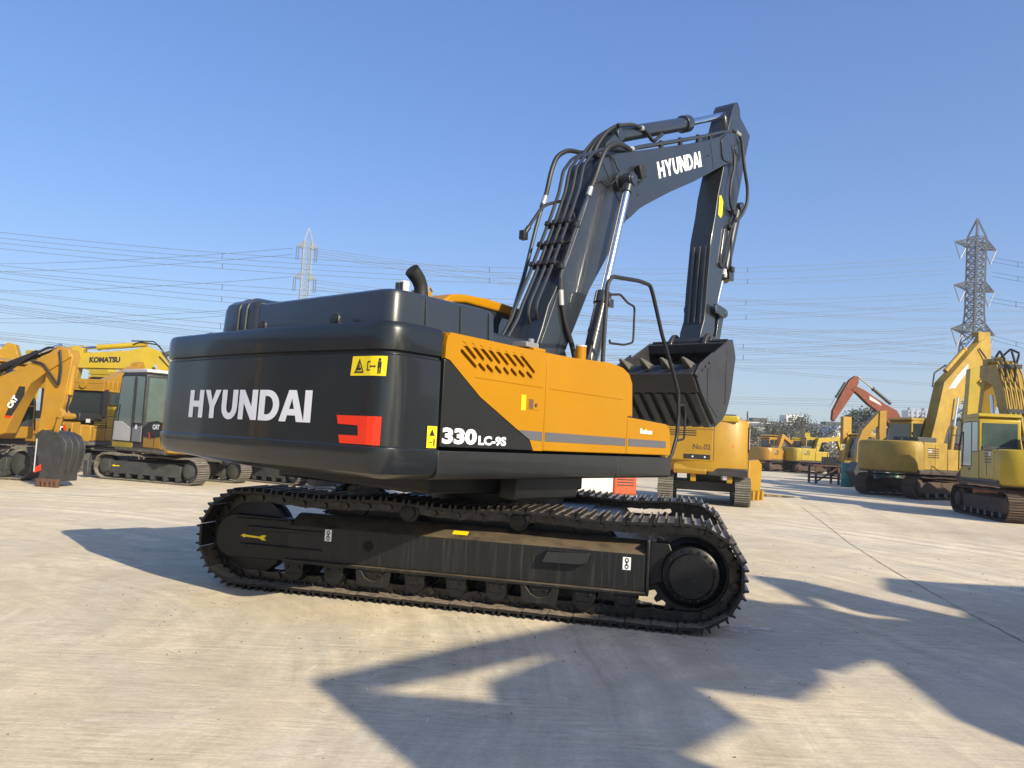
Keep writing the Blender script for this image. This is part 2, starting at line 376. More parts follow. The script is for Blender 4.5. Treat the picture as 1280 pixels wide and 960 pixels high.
# ------------------------------------------------------------------ the main excavator
# local frame: X forward, Y left, Z up, origin on the ground under the slew centre
def main_excavator():
    E = empty('excavator', (-0.105, 8.273, 0), 39.8, 'large charcoal and amber excavator in the middle of the yard, bucket raised', 'excavator')
    MT = Matrix.Rotation(R(-62.7), 4, 'Z')      # undercarriage turned against the upper structure
    # ---------------- undercarriage (frame T: X towards the drive sprockets, near side is -Y)
    cf = MB()
    cf.prism([(-1.2, .40), (1.2, .40), (1.0, .80), (-1.0, .80)], -1.12, 1.12, 'y')
    cf.prism([(-1.75, .30), (-1.25, .30), (-.95, .78), (-1.3, .78)], -1.15, 1.15, 'y')
    cf.prism([(1.25, .30), (1.75, .30), (1.3, .78), (.95, .78)], -1.15, 1.15, 'y')
    cf.cyl((0, 0, .75), (0, 0, .98), .72, n=40)
    cf.build('centre_frame', UND, E, MT, bevel=.02)
    sl = MB(); sl.cyl((0, 0, .97), (0, 0, 1.20), .66, n=48); sl.cyl((0, 0, 1.02), (0, 0, 1.10), .74, n=48)
    for k in range(28): a = 2 * PI * k / 28; sl.cyl((.70 * math.cos(a), .70 * math.sin(a), 1.09), (.70 * math.cos(a), .70 * math.sin(a), 1.125), .018, n=6)
    sl.build('slew_ring', UND, E)
    for s in (-1, 1):
        yc = s * 1.30
        o = lambda y: yc + s * y          # outward offset
        ys = lambda a, b: (min(o(a), o(b)), max(o(a), o(b)))
        make_belt('track_belt', SHOE, E, MT, 4.04, .413, .052, .60, yc, .2156, sag=.035, grousers=3, gh=.034, links=True)
        f = MB()
        # side frame with its sloping top
        y_out, y_in = o(.22), o(-.22)
        sec = [(y_out, .30), (y_out, .605), (o(.02), .70), (o(-.05), .70), (y_in, .60), (y_in, .30)]
        f.loft([[(x, a, b) for a, b in sec] for x in (-1.58, 1.66)])
        f.box(-1.60, 1.66, *ys(-.25, .262), .272, .300)
        f.box(1.66, 1.685, *ys(-.22, .235), .268, .715)
        fr = f.build('track_frame', UFR, E, MT, bevel=.006)
        # idler yoke with guide rails
        g = MB()
        g.prism(fillet([(-2.20, .27), (-2.30, .34), (-2.33, .46), (-2.28, .60), (-2.17, .665), (-1.56, .655), (-1.56, .275)], .05, 4, True), *ys(.10, .205), 'y')
        g.box(-2.12, -1.60, *ys(.205, .222), .622, .640)
        g.box(-2.00, -1.22, *ys(.205, .236), .535, .568)
        g.box(-2.05, -1.24, *ys(.205, .236), .385, .405)
        g.build('idler_yoke', UND, E, MT, bevel=.006)
        i = MB(); c = (-2.02, yc, .465)
        i.lathe((c[0], yc - .09, c[2]), (0, 1, 0), [(.10, -.04), (.16, -.04), (.34, 0), (.36, .0), (.36, .05), (.33, .055), (.33, .125), (.36, .13), (.36, .18), (.34, .18), (.16, .22), (.10, .22)], 40)
        i.build('idler', UND, E, MT)
        # sprocket and final drive
        sp = MB(); c = (2.02, yc, .465)
        teeth = []
        for k in range(21):
            a = 2 * PI * k / 21
            for da, rr in ((-.09, .335), (-.045, .385), (.045, .385), (.09, .335)): teeth.append((c[0] + rr * math.cos(a + da), c[2] + rr * math.sin(a + da)))
        sp.prism(teeth, yc - .035, yc + .035, 'y')
        sob = sp.build('sprocket', SHOE, E, MT, bevel=.004)
        h = MB()
        h.lathe((c[0], yc, c[2]), (0, s, 0), [(.29, .02), (.29, .06), (.25, .08), (.228, .17), (.228, .205), (.215, .215), (.182, .22), (.182, .272), (.172, .283), (.0, .286)], 48)
        h.build('drive_hub', UND, sob, MT)
        bl = MB()
        for k in range(20):
            a = 2 * PI * k / 20; q = Vector((c[0] + .203 * math.cos(a), o(.208), c[2] + .203 * math.sin(a))); bl.cyl(q, q + Vector((0, s * .022, 0)), .010, n=6)
        for k in range(12):
            a = 2 * PI * k / 12; q = Vector((c[0] + .150 * math.cos(a), o(.275), c[2] + .150 * math.sin(a))); bl.cyl(q, q + Vector((0, s * .02, 0)), .009, n=6)
        bl.cyl((c[0] + .03, o(.28), c[2] - .02), (c[0] + .03, o(.30), c[2] - .02), .016, n=8)
        bl.build('hub_bolts', LINK, sob, MT)
        # bracket between frame and sprocket
        k_ = MB(); k_.prism([(1.68, .33), (1.86, .40), (1.90, .55), (1.84, .70), (1.68, .70)], *ys(-.12, .12), 'y'); k_.build('drive_mount', UND, E, MT, bevel=.01)
        # bottom rollers
        for x in (-1.50, -1.11, -.72, -.34, .04, .40, .78, 1.15, 1.50):
            r = MB(); r.lathe((x, yc - .17, .195), (0, 1, 0), [(.05, -.05), (.09, -.05), (.095, 0), (.095, .05), (.07, .06), (.07, .28), (.095, .29), (.095, .34), (.09, .39), (.05, .39)], 20)
            r.box(x - .075, x + .075, *ys(.13, .222), .17, .275)
            r.prism([(x - .10, .272), (x - .085, .205), (x - .05, .175), (x + .05, .175), (x + .085, .205), (x + .10, .272)], *ys(.19, .228), 'y')
            for dx in (-.055, .055): r.cyl((x + dx, o(.22), .235), (x + dx, o(.245), .235), .016, n=6)
            r.build('bottom_roller', UND, E, MT, bevel=.004)
        for x in (-.72, .78):
            g = MB(); pr = [(x - .165, .272), (x - .15, .145), (x - .11, .128), (x + .12, .128), (x + .155, .145), (x + .165, .272), (x + .115, .262), (x + .075, .205), (x + .03, .180), (x - .03, .180), (x - .075, .205), (x - .115, .262)]
            g.prism(pr, *ys(.232, .25), 'y'); g.build('roller_guard', UFR, E, MT, bevel=.003)
        for x in (-.46, .55):
            r = MB(); r.lathe((x, yc - .15, .79), (0, 1, 0) , [(.04, 0), (.085, 0), (.09, .03), (.07, .06), (.07, .2), (.09, .22), (.09, .27), (.06, .275), (.055, .30), (.0, .30)], 24)
            r.prism([(x - .09, .66), (x + .09, .66), (x + .05, .79), (x - .05, .79)], *ys(-.20, -.16), 'y')
            if s < 0:
                r = MB(); r.lathe((x, yc + .15, .79), (0, -1, 0), [(.04, 0), (.085, 0), (.09, .03), (.07, .06), (.07, .2), (.09, .22), (.09, .27), (.062, .28), (.058, .30), (.03, .305), (.0, .305)], 24)
                r.prism([(x - .13, .66), (x + .13, .66), (x + .07, .74), (x + .05, .79), (x - .05, .79), (x - .07, .74)], *ys(-.20, -.15), 'y')
            r.build('carrier_roller', UND, E, MT)
        if s < 0:
            st = MB(); yo = o(.222)
            st.prism([(.80, .485), (.84, .575), (1.20, .585), (1.18, .51), (1.12, .488)], yo - .085, yo, 'y')
            for k in range(26): x = .85 + .34 * k / 25; st.prism([(x - .005, .58), (x + .005, .58), (x, .60)], yo - .085, yo - .01, 'y')
            st.build('step', SKIRT, fr, MT, bevel=.003)
            F = lambda a, b: MT @ Vector((a, yo - .003, b))
            Fg = lambda a, b: MT @ Vector((a, o(.2085), b))
            decal('arrow_sticker', STICKY, fr, [[(-2.065, .472), (-2.02, .492), (-2.02, .482), (-1.87, .474), (-1.845, .489), (-1.80, .489), (-1.825, .463), (-1.80, .443), (-1.845, .443), (-1.87, .458), (-2.02, .463), (-2.02, .452)]], Fg)
            for x, z in ((-1.18, .54), (1.50, .52)):
                decal('chain_sticker', WHT, fr, [rect(x - .033, z - .052, x + .033, z + .052)], F)
                F2 = lambda a, b: MT @ Vector((a, yo - .005, b))
                cs = []
                for cz in (.024, -.024):
                    ring = [(x + .017 * math.cos(t * PI / 6), z + cz + .022 * math.sin(t * PI / 6)) for t in range(12)]
                    ring2 = [(x + .009 * math.cos(t * PI / 6), z + cz + .013 * math.sin(t * PI / 6)) for t in range(12)]
                    for t in range(12): cs.append([ring[t], ring[(t + 1) % 12], ring2[(t + 1) % 12], ring2[t]])
                cs.append(rect(x - .004, z - .02, x + .004, z + .02))
                decal('chain_symbol', BLACKS, fr, cs, F2)
            SL = lambda a, b: MT @ Vector((a, o(.02) + s * .20 * b - .003, .70 - .095 * b + .004))
            decal('tie_down_sticker', STICKY, fr, [rect(-.035, .45, .105, .72)], SL)
            hl = MB(); hl.lathe(MT @ Vector((-.79, o(.222), .475)), MT.to_3x3() @ Vector((0, s, 0)), [(.048, -.002), (.048, .003), (.0, .003)], 20)
            hl.build('frame_hole', HOLE, fr)
    # ---------------- upper structure
    deck = MB()
    deck.box(-2.38, 1.05, -1.40, 1.44, 1.19, 1.395)
    deck.box(-2.7, -2.3, -1.2, 1.2, 1.22, 1.39)
    deck.build('main_deck', SKIRT, E, bevel=.01)
    bly = MB(); bly.box(-2.0, .15, -1.0, 1.05, 1.03, 1.185); bly.box(-1.2, -.3, -1.25, -1.05, .98, 1.18); bly.build('gap_filler', UND, E, bevel=.02)  # added dark boxes, hide the bright gap under the deck
    # right sill (rounded lower edge)
    s = MB()
    sec = [(-1.493, 1.388), (-1.493, 1.235), (-1.485, 1.205), (-1.465, 1.185), (-1.43, 1.178), (-1.38, 1.178), (-1.38, 1.388)]
    s.loft([[(x, a, b) for a, b in sec] for x in (-2.402, 1.055)])
    s.box(-.02, .0, -1.4955, -1.48, 1.20, 1.385)
    s.build('side_sill', SKIRT, E, bevel=.004)
    s = MB(); s.loft([[(x, -a, b) for a, b in sec] for x in (-2.402, 1.9)]); s.build('side_sill', SKIRT, E, bevel=.004)
    # engine bay body behind the doors
    b = MB(); b.box(-2.39, .14, -1.36, 1.36, 1.39, 2.20)
    b.box(.14, 1.0, -1.40, -.60, 1.39, 1.70)
    b.build('engine_bay', HOLE, E)
    # rear door: amber with slots
    d = MB()
    d.prism([(-2.385, 2.052), (-2.335, 2.042), (-1.99, 1.802), (-1.52, 1.572), (-1.365, 1.502), (-1.31, 1.412), (-1.186, 1.412), (-1.186, 2.222), (-1.25, 2.231), (-2.34, 2.243), (-2.372, 2.215), (-2.385, 2.15)], -1.49, -1.452, 'y')
    door = d.build('rear_side_door', YEL, E)
    slots = [(-2.22, 2.19), (-2.06, 2.08), (-2.12, 2.19), (-1.97, 2.08), (-2.03, 2.185), (-1.87, 2.08), (-1.93, 2.18), (-1.78, 2.075), (-1.84, 2.18), (-1.68, 2.075), (-1.74, 2.18), (-1.58, 2.075), (-1.64, 2.18), (-1.48, 2.08), (-1.54, 2.175), (-1.34, 2.045),
             (-2.23, 2.13), (-2.05, 2.015), (-2.03, 2.05), (-1.95, 2.0), (-1.94, 2.05), (-1.86, 2.0), (-1.84, 2.05), (-1.76, 2.0), (-1.74, 2.05), (-1.67, 2.0), (-1.65, 2.05), (-1.57, 2.0), (-1.55, 2.045), (-1.47, 2.0), (-1.45, 2.045), (-1.37, 2.0)]
    cut = MB()
    for k in range(0, len(slots), 2):
        a = Vector(slots[k]); c = Vector(slots[k + 1]); dd = (c - a).normalized(); nn = Vector((-dd.y, dd.x)); r = .0145
        a2 = a + dd * r; c2 = c - dd * r; ring = []
        for t in range(7): an = PI / 2 + PI * t / 6; ring.append(a2 + nn * (r * math.sin(an)) + dd * (r * math.cos(an)))
        for t in range(7): an = -PI / 2 + PI * t / 6; ring.append(c2 + nn * (r * math.sin(an)) + dd * (r * math.cos(an)))
        cut.prism([(p.x, p.y) for p in ring], -1.6, -1.4, 'y')
    co = cut.build('cutter', HOLE, E)
    md = door.modifiers.new('b', 'BOOLEAN'); md.object = co; md.operation = 'DIFFERENCE'; md.solver = 'EXACT'
    dg = bpy.context.evaluated_depsgraph_get(); dg.update()
    nm = bpy.data.meshes.new_from_object(door.evaluated_get(dg)); door.modifiers.clear(); door.data = nm
    bpy.data.objects.remove(co)
    for pf in door.data.polygons: pf.use_smooth = False
    # deck shoulder on top of the doors
    t = MB()
    t.prism([(-1.488, 2.165), (-1.482, 2.205), (-1.46, 2.235), (-1.41, 2.25), (-.62, 2.25), (-.62, 2.17), (-1.45, 2.17)], -2.36, .0, 'x')
    t.build('deck_cover', YEL, E)
    tri = MB(); tri.prism([(-2.39, 1.415), (-2.39, 2.045), (-2.337, 2.036), (-1.993, 1.796), (-1.523, 1.566), (-1.37, 1.496), (-1.318, 1.415)], -1.4885, -1.45, 'y')
    tri.build('lower_side_panel', TRI, E, bevel=.004)
    # middle door
    m = MB(); m.prism([(-1.176, 1.412), (-1.176, 2.222), (-.2, 2.258), (.03, 2.235), (.15, 2.185), (.212, 2.10), (.238, 1.78), (.150, 1.772), (.143, 1.412)], -1.49, -1.43, 'y')
    m.prism([(-.4, 2.20), (-.2, 2.255), (.03, 2.232), (.148, 2.183), (.209, 2.10), (.232, 1.79), (.15, 1.78), (.0, 1.78), (-.2, 2.0)], -1.44, -.62, 'y')
    mid = m.build('middle_side_door', YEL, E, bevel=.009, seg=3)
    tb = MB(); tb.prism([(.152, 1.412), (.160, 1.768), (.93, 1.735), (.985, 1.70), (1.018, 1.64), (1.042, 1.412)], -1.49, -.70, 'y')
    tbx = tb.build('front_toolbox', YEL, E, bevel=.010, seg=3)
    c = MB(); c.prism([(.25, 1.772), (.25, 1.782), (.93, 1.752), (.95, 1.738)], -1.44, -.72, 'y'); c.build('tread_plate', UND, tbx)
    for ps, par, nme in (([(-1.52, 1.572), (-1.20, 1.569), (-1.20, 1.492), (-1.37, 1.500)], door, 'grey_stripe'), ([(-1.162, 1.569), (.125, 1.562), (.125, 1.488), (-1.162, 1.492)], mid, 'grey_stripe'), ([(.172, 1.562), (.925, 1.558), (.925, 1.488), (.172, 1.488)], tbx, 'grey_stripe')):
        decal(nme, GREYS, par, [ps], lambda a, b: (a, -1.4925, b))
    # pressed creases
    cr = MB(); cr.tube([(-2.06, -1.489, 1.945), (-1.22, -1.489, 1.938)], .006, 6); cr.build('pressed_crease', YEL, door)
    cr = MB(); cr.tube([(-1.13, -1.489, 1.938), (.05, -1.489, 1.932)], .006, 6); cr.build('pressed_crease', YEL, mid)
    # latch, stickers and lettering of the side
    lt = MB(); lt.box(-1.41, -1.262, -1.4935, -1.489, 1.742, 1.84); l_ = lt.build('door_latch', YEL, door, bevel=.003)
    lt = MB(); lt.box(-1.40, -1.345, -1.4965, -1.492, 1.752, 1.828); lt.cyl((-1.31, -1.492, 1.785), (-1.31, -1.503, 1.785), .014, n=12); lt.build('lock', RUST, l_)
    decal('warning_sticker', STICKY, door, [rect(-1.497, 1.735, -1.440, 1.858)], lambda a, b: (a, -1.4925, b))
    text_on('model_lettering', '330', WHT, tri_parent(E), (-2.372, -1.4915, 1.438), (1, 0, .0), (0, 0, 1), .368, .118, .05)
    text_on('model_lettering', 'LC-9S', WHT, tri_parent(E), (-1.985, -1.4915, 1.438), (1, 0, 0), (0, 0, 1), .325, .072, .045)
    text_on('model_lettering', 'Robex', WHT, tbx, (.39, -1.4925, 1.617), (1, 0, .0), (0, 0, 1), .25, .052, .04)
    # ---------------- counterweight
    half = [(-2.415, -1.488), (-2.70, -1.488), (-2.77, -1.481), (-2.83, -1.462), (-2.875, -1.428), (-2.905, -1.38), (-2.92, -1.315), (-2.925, -1.22), (-2.94, -1.05), (-2.965, -.80), (-2.99, -.52), (-3.008, -.25)]
    out = half + [(-3.015, 0)] + [(x - .012 * i, -y * 1.06) for i, (x, y) in enumerate(half[::-1])][:4] + [(x - .05, -y * 1.06) for x, y in half[::-1][4:]]
    out[-1] = (-2.415, 1.577)
    nrm = []
    for i in range(len(out)):
        a = Vector(out[max(0, i - 1)]); b_ = Vector(out[min(len(out) - 1, i + 1)]); t_ = (b_ - a).normalized(); nrm.append(Vector((t_.y, -t_.x)) * -1)
    def cwx(level):
        r = []
        for i, p in enumerate(out):
            q = Vector(p) - nrm[i] * (-level)
            if i in (0, len(out) - 1): q.x = p[0]
            r.append(q)
        return r
    # outward = away from the machine: make sure of the sign
    if (nrm[12].x > 0): nrm = [n * -1 for n in nrm]
    lv = [(1.172, -.20), (1.175, -.13), (1.187, -.07), (1.215, -.025), (1.26, .000), (1.33, .012), (1.385, .016), (1.394, .014), (1.399, .004), (1.404, .000), (1.60, -.002), (1.90, -.008), (2.022, -.012), (2.030, -.018), (2.034, -.030), (2.048, -.030), (2.052, -.016), (2.060, -.004), (2.10, -.001), (2.20, -.004), (2.232, -.012), (2.250, -.026), (2.259, -.048), (2.262, -.08)]
    rise = lambda i, z: .045 * max(0, min(1, (1.30 - z) / .12)) * max(0, (out[i][1] - .2) / 1.29)
    rings = []
    for z, ins in lv:
        q = cwx(ins); rings.append([(p.x, p.y, z + rise(i, z)) for i, p in enumerate(q)])
    w = MB(); w.loft(rings); cw = w.build('counterweight', CWP, E, angle=28)
    def cwmap(off=.004):
        def f(u, z):       # u = -y (reading direction seen from behind runs from left (+y) to right)
            y = -u
            ins = next((i0 + (i1 - i0) * (z - z0) / (z1 - z0) for (z0, i0), (z1, i1) in zip(lv, lv[1:]) if z0 <= z <= z1), 0)
            q = cwx(ins + off)
            for a, c in zip(q, q[1:]):
                if a.y <= y <= c.y:
                    t = (y - a.y) / (c.y - a.y); return (a.x + (c.x - a.x) * t, y, z)
            return (-2.5, y, z)
        return f
    lp, lw = letters_hyundai()
    sx = 1.71 / lw; sz = .232
    decal('maker_lettering', WHT2, cw, [[(-.955 + a * sx, 1.538 + b * sz) for a, b in p] for p in lp], cwmap(), cuts=24)
    decal('warning_sticker', STICKY, cw, [[(1.12, 1.875), (1.425, 1.875), (1.425, 2.010), (1.13, 2.010)]], cwmap(), cuts=8)
    yl = [[(1.045, 1.90), (1.135, 1.90), (1.09, 1.99)], ]
    tri_r = [[(1.04, 1.895), (1.14, 1.895), (1.126, 1.905), (1.056, 1.905)], [(1.056, 1.905), (1.068, 1.905), (1.096, 1.972), (1.090, 1.994), ], [(1.126, 1.905), (1.14, 1.895), (1.090, 1.994), (1.090, 1.976)], rect(1.075, 1.913, 1.11, 1.93), rect(1.085, 1.93, 1.095, 1.95),
             rect(1.17, 1.91, 1.178, 1.975), rect(1.178, 1.967, 1.20, 1.975), rect(1.178, 1.91, 1.20, 1.918), rect(1.205, 1.935, 1.235, 1.943), [(1.235, 1.928), (1.247, 1.939), (1.235, 1.95)], [(1.205, 1.928), (1.205, 1.95), (1.193, 1.939)],
             rect(1.262, 1.93, 1.285, 1.972), rect(1.264, 1.89, 1.272, 1.93), rect(1.276, 1.89, 1.284, 1.93), rect(1.266, 1.976, 1.281, 1.994)]
    tri_r = [[(a + .11, b) for a, b in p] for p in tri_r]
    decal('warning_symbols', BLACKS, cw, tri_r, cwmap(.006))
    decal('red_emblem', STICKR, cw, [[(1.02, 1.60), (1.42, 1.60), (1.42, 1.408), (1.065, 1.408), (1.05, 1.465), (1.24, 1.465), (1.23, 1.535), (1.035, 1.54)]], cwmap(), cuts=8)
    decal('small_warning_sticker', STICKY, cw, [rect(-2.525, 1.405, -2.43, 1.558)], lambda a, b: (a, -1.4945, b))
    decal('small_warning_symbols', BLACKS, cw, [[(-2.505, 1.49), (-2.45, 1.49), (-2.478, 1.54)], rect(-2.46, 1.42, -2.448, 1.47), rect(-2.50, 1.44, -2.47, 1.446)], lambda a, b: (a, -1.4965, b))
    # ---------------- hood on top
    def hood(x0, x1, y0, y1, z0, z1, r, ru):
        base = fillet([(x0, y0), (x0, y1), (x1, y1), (x1, y0)], r, 6, True)
        cx, cy = (x0 + x1) / 2, (y0 + y1) / 2
        rg = []
        for z, i in ((z0, 0), (z1 - ru, -.012), (z1 - ru * .5, -.012 - ru * .14), (z1 - ru * .15, -.012 - ru * .5), (z1, -.012 - ru)):
            rg.append([(p.x + (i if p.x > cx else -i), p.y + (i if p.y > cy else -i), z) for p in base])
        return rg
    h = MB(); h.loft(hood(-2.76, -1.58, -1.30, .72, 2.24, 2.525, .13, .045))
    h.build('engine_hood', CHAR, E, angle=30)
    h = MB(); h.loft(hood(-2.79, -1.9, .34, .93, 2.24, 2.575, .11, .09))
    for y in (.62, .50): h.tube([(-2.795, y, 2.27), (-2.785, y, 2.50), (-2.72, y, 2.572), (-2.3, y, 2.58)], .012, 6, .04)
    h.build('air_intake_hood', CHAR, E, angle=30)
    h = MB(); h.loft(hood(-1.57, -.5, -.9, 1.0, 2.24, 2.44, .10, .05)); h.build('engine_hood', CHAR, E, angle=30)
    sm = MB()
    for x in (-2.42, -2.05, -1.72): sm.tube([(x, -1.305, 2.27), (x - .004, -1.294, 2.49)], .006, 6)
    sm.build('hood_seams', CHAR, E)
    for y in (.02, -.86 + .72, ):
        pass
    for yy in (.12, -.82):
        e = MB(); e.lathe((-2.86, yy, 2.30), (1, 0, 0), [(.045, -.012), (.052, 0), (.05, .012), (.028, .016), (.026, -.014), (.03, -.016)], 20)
        x_ = -2.86
        e.box(x_ - .012, x_ + .012, yy - .05, yy + .05, 2.25, 2.30); e.build('lifting_eye', CHAR, cw, bevel=.004)
        hh = MB(); hh.lathe((-2.875, yy, 2.30), (1, 0, 0), [(.0, 0), (.024, 0), (.024, .003), (0, .003)], 16); hh.build('lifting_eye_hole', HOLE, cw)
    ex = MB(); p = [(-2.20, -1.0, 2.48), (-2.20, -1.0, 2.59), (-2.212, -1.0, 2.65), (-2.24, -1.0, 2.695), (-2.28, -1.0, 2.73), (-2.315, -1.0, 2.755)]
    ex.tube(p, [.054, .054, .055, .057, .059, .060], 18); exo = ex.build('exhaust_pipe', BLK, E)
    e2 = MB(); e2.cyl((-2.31, -1.0, 2.7515), (-2.3175, -1.0, 2.757), .053, n=18); e2.build('exhaust_mouth', HOLE, exo)
    wl = MB(); wl.box(-2.50, -2.44, -1.13, -1.03, 2.53, 2.63); wlo = wl.build('hood_lamp', LGREY, E, bevel=.01)
    wl = MB(); wl.box(-2.505, -2.50, -1.12, -1.085, 2.545, 2.615); wl.box(-2.505, -2.50, -1.075, -1.04, 2.545, 2.615); wl.build('lamp_lens', GLASS, wlo)
    # ---------------- cab (far side)
    cab = MB()
    prof = [(-.30, 1.40), (-.42, 2.2), (-.42, 2.90), (-.36, 3.0), (-.2, 3.06), (.0, 3.07), (1.25, 3.03), (1.42, 2.95), (1.62, 2.2), (1.62, 1.40)]
    roofp = [(-.43, 2.88), (-.40, 2.98), (-.30, 3.055), (-.12, 3.09), (.3, 3.11), (1.25, 3.08), (1.46, 3.0), (1.44, 2.94), (1.2, 2.98), (-.05, 3.0), (-.25, 2.97), (-.33, 2.90), (-.35, 2.86)]
    cab.prism(prof, .58, 1.46, 'y'); cabo = cab.build('cab', BLK, E, bevel=.03)
    r = MB(); r.prism(roofp, .55, 1.48, 'y'); r.build('cab_roof', YEL, cabo, bevel=.025, seg=3)
    g = MB(); g.prism([(-.2, 2.2), (-.24, 2.88), (.5, 2.93), (.5, 2.2)], .573, .578, 'y'); g.prism([(.55, 1.6), (.55, 2.93), (1.30, 2.9), (1.48, 2.2), (1.5, 1.6)], .573, .578, 'y')
    g.prism([(-.2, 2.2), (-.24, 2.88), (.5, 2.93), (.5, 2.2)], 1.462, 1.467, 'y'); g.prism([(.55, 1.6), (.55, 2.93), (1.30, 2.9), (1.48, 2.2), (1.5, 1.6)], 1.462, 1.467, 'y')
    g.build('window', GLASS, cabo)
    fw_ = MB(); fw_.box(-.424, -.420, .66, 1.38, 2.26, 2.86); fw_.build('window', GLASS, cabo)
    # tank guard and tools behind the cab roof: small amber fittings
    fk = MB()
    fk.tube([(-1.15, .62, 2.52), (-.95, .60, 2.80), (-.55, .62, 2.93)], .03, 6); fk.box(-.78, -.62, .52, .68, 2.86, 3.02); fk.tube([(-.95, .55, 2.84), (-.6, .5, 2.92), (-.40, .58, 2.93)], .022, 6)
    fk.box(-.95, -.83, .45, .60, 2.80, 2.90); fk.tube([(-.72, .55, 3.0), (-.66, .52, 3.06), (-.55, .6, 3.04)], .012, 6)
    fk.build('roof_bracket', DEEPY, E, bevel=.01)
    fk = MB(); fk.tube([(-.95, .5, 2.86), (-.86, .55, 2.97), (-.78, .58, 3.06)], .008, 6); fk.build('aerial', BLK, E)
    # ---------------- fillers on the deck
    n_ = MB(); n_.box(-1.10, -.93, -1.28, -1.10, 2.24, 2.30); n_.build('filler_box', YEL, E, bevel=.008)
    n_ = MB(); n_.box(-1.16, -.98, -1.24, -1.08, 2.30, 2.345); n_.cyl((-1.0, -1.16, 2.33), (-1.0, -1.16, 2.39), .03, n=12); n_.build('filler_cap', MGREY, E, bevel=.006)
    n_ = MB(); n_.cyl((-.42, -1.30, 2.22), (-.42, -1.30, 2.385), .050, n=24); fn = n_.build('fuel_neck', YEL, E)
    n_ = MB(); n_.cyl((-.42, -1.30, 2.385), (-.42, -1.30, 2.40), .053, n=24); n_.build('neck_rim', LGREY, fn)
    # ---------------- handrails
    hr = MB()
    Y = -1.34
    hr.tube([(-.11, Y, 2.22), (-.085, Y, 3.04), (-.01, Y, 3.13), (.50, Y, 3.185), (.735, Y, 3.185), (.80, Y, 3.10), (1.03, Y, 2.70), (1.33, Y, 2.29), (1.455, Y, 2.10), (1.475, Y, 1.85), (1.455, Y, 1.62), (1.36, Y, 1.43), (1.28, Y, 1.36)], .021, 10, .05)
    hro = hr.build('handrail', BLK, E)
    hl = MB(); hl.tube([(1.47, Y, 1.97), (1.60, Y, 1.985), (1.635, Y, 1.90), (1.63, Y, 1.60), (1.46, Y, 1.575)], .013, 8, .04); hl.build('rail_loop', BLK, hro)
    mr = MB(); mr.tube([(-.03, Y + .02, 2.95), (.24, Y + .05, 3.0), (.66, -1.12, 3.0), (.84, -1.10, 2.99), (.84, -1.10, 2.60), (.62, -1.12, 2.545), (.35, -1.12, 2.53), (.0, Y, 2.50)], .012, 8, .05)
    mr.build('mirror_bracket', BLK, hro)
    # ---------------- boom
    bp = [(.10, 1.75), (-.05, 1.90), (.0, 2.10), (.27, 2.57), (.34, 2.73), (.43, 3.0), (.53, 3.16), (.64, 3.37), (.78, 3.65), (1.0, 4.15), (1.15, 4.50), (1.21, 4.79), (1.36, 4.96), (1.70, 5.145), (2.16, 5.325), (4.05, 6.09), (4.62, 6.37), (4.86, 6.52), (5.10, 6.56), (5.30, 6.50), (5.40, 6.35), (5.32, 6.18), (5.05, 6.08),
          (4.81, 5.97), (3.83, 5.42), (3.09, 5.04), (2.62, 4.78), (2.46, 4.69), (2.28, 4.58), (2.11, 4.44), (1.99, 4.36), (1.89, 4.26), (1.58, 3.79), (1.23, 3.32), (.91, 2.74), (.55, 2.05), (.42, 1.80), (.28, 1.70)]
    b = MB(); b.prism(bp, -.24, .18, 'y'); boom = b.build('boom', CHAR, E, bevel=.012, seg=2, angle=30)
    b = MB(); b.prism([(.38, 2.70), (.52, 3.02), (.62, 3.26), (.68, 3.30), (.70, 3.10), (.70, 2.8), (.74, 2.6), (.82, 2.45), (.6, 2.2), (.2, 2.3)], -.252, -.238, 'y'); b.build('foot_plate', CHAR, boom, bevel=.005)
    # nose plates and reinforcement
    b = MB(); b.prism(fillet([(4.70, 6.02), (4.62, 6.33), (4.86, 6.50), (5.10, 6.56), (5.30, 6.50), (5.40, 6.35), (5.32, 6.18), (5.05, 6.06)], .08, 4, True), -.262, -.238, 'y')
    b.cyl((5.2, -.275, 6.34), (5.2, .23, 6.34), .085, n=24); b.build('boom_nose', CHAR, boom, bevel=.005)
    # cylinder pin boss
    b = MB(); b.cyl((1.72, -.50, 4.77), (1.72, .44, 4.77), .075, n=24); b.cyl((1.72, -.31, 4.77), (1.72, .25, 4.77), .12, n=28); b.build('cylinder_pin', CHAR, boom, bevel=.006)
    kx = MB(); kx.box(1.98, 2.0 + .10, -.262, -.239, 5.02, 5.14)
    kx = MB(); M_ = Matrix.Translation((2.20, -.30, 5.05)) @ Matrix.Rotation(R(-22), 4, 'Y'); kx.box(-.075, .075, -.035, .035, -.085, .085, M_); kx.box(-.1, .02, -.0, .06, -.13, -.09, M_); kl = kx.build('work_lamp', BLK, boom, bevel=.012)
    kx = MB(); kx.box(.076, .080, -.03, .03, -.07, .07, M_); kx.build('lamp_lens', GLASS, kl)
    lp, lw = letters_hyundai()
    P0 = Vector((2.765, 0, 5.135)); U = Vector((1.262, 0, .565)); V = Vector((-.085, 0, .205))
    decal('maker_lettering', WHT, boom, lp and [[(a, b_) for a, b_ in p] for p in lp], lambda a, b_: (lambda q: (q.x, -.2445, q.z))(P0 + U * (a / lw) + V * b_))
    wb = MB(); wb.tube([(1.36, -.2415, 4.93), (1.70, -.2415, 4.62), (2.02, -.2415, 4.38)], .006, 6); wb.build('weld_seam', CHAR, boom); wb = MB(); wb.tube([(4.28, -.2415, 6.15), (4.36, -.2415, 5.98), (4.42, -.2415, 5.78)], .006, 6); wb.build('weld_seam', CHAR, boom)
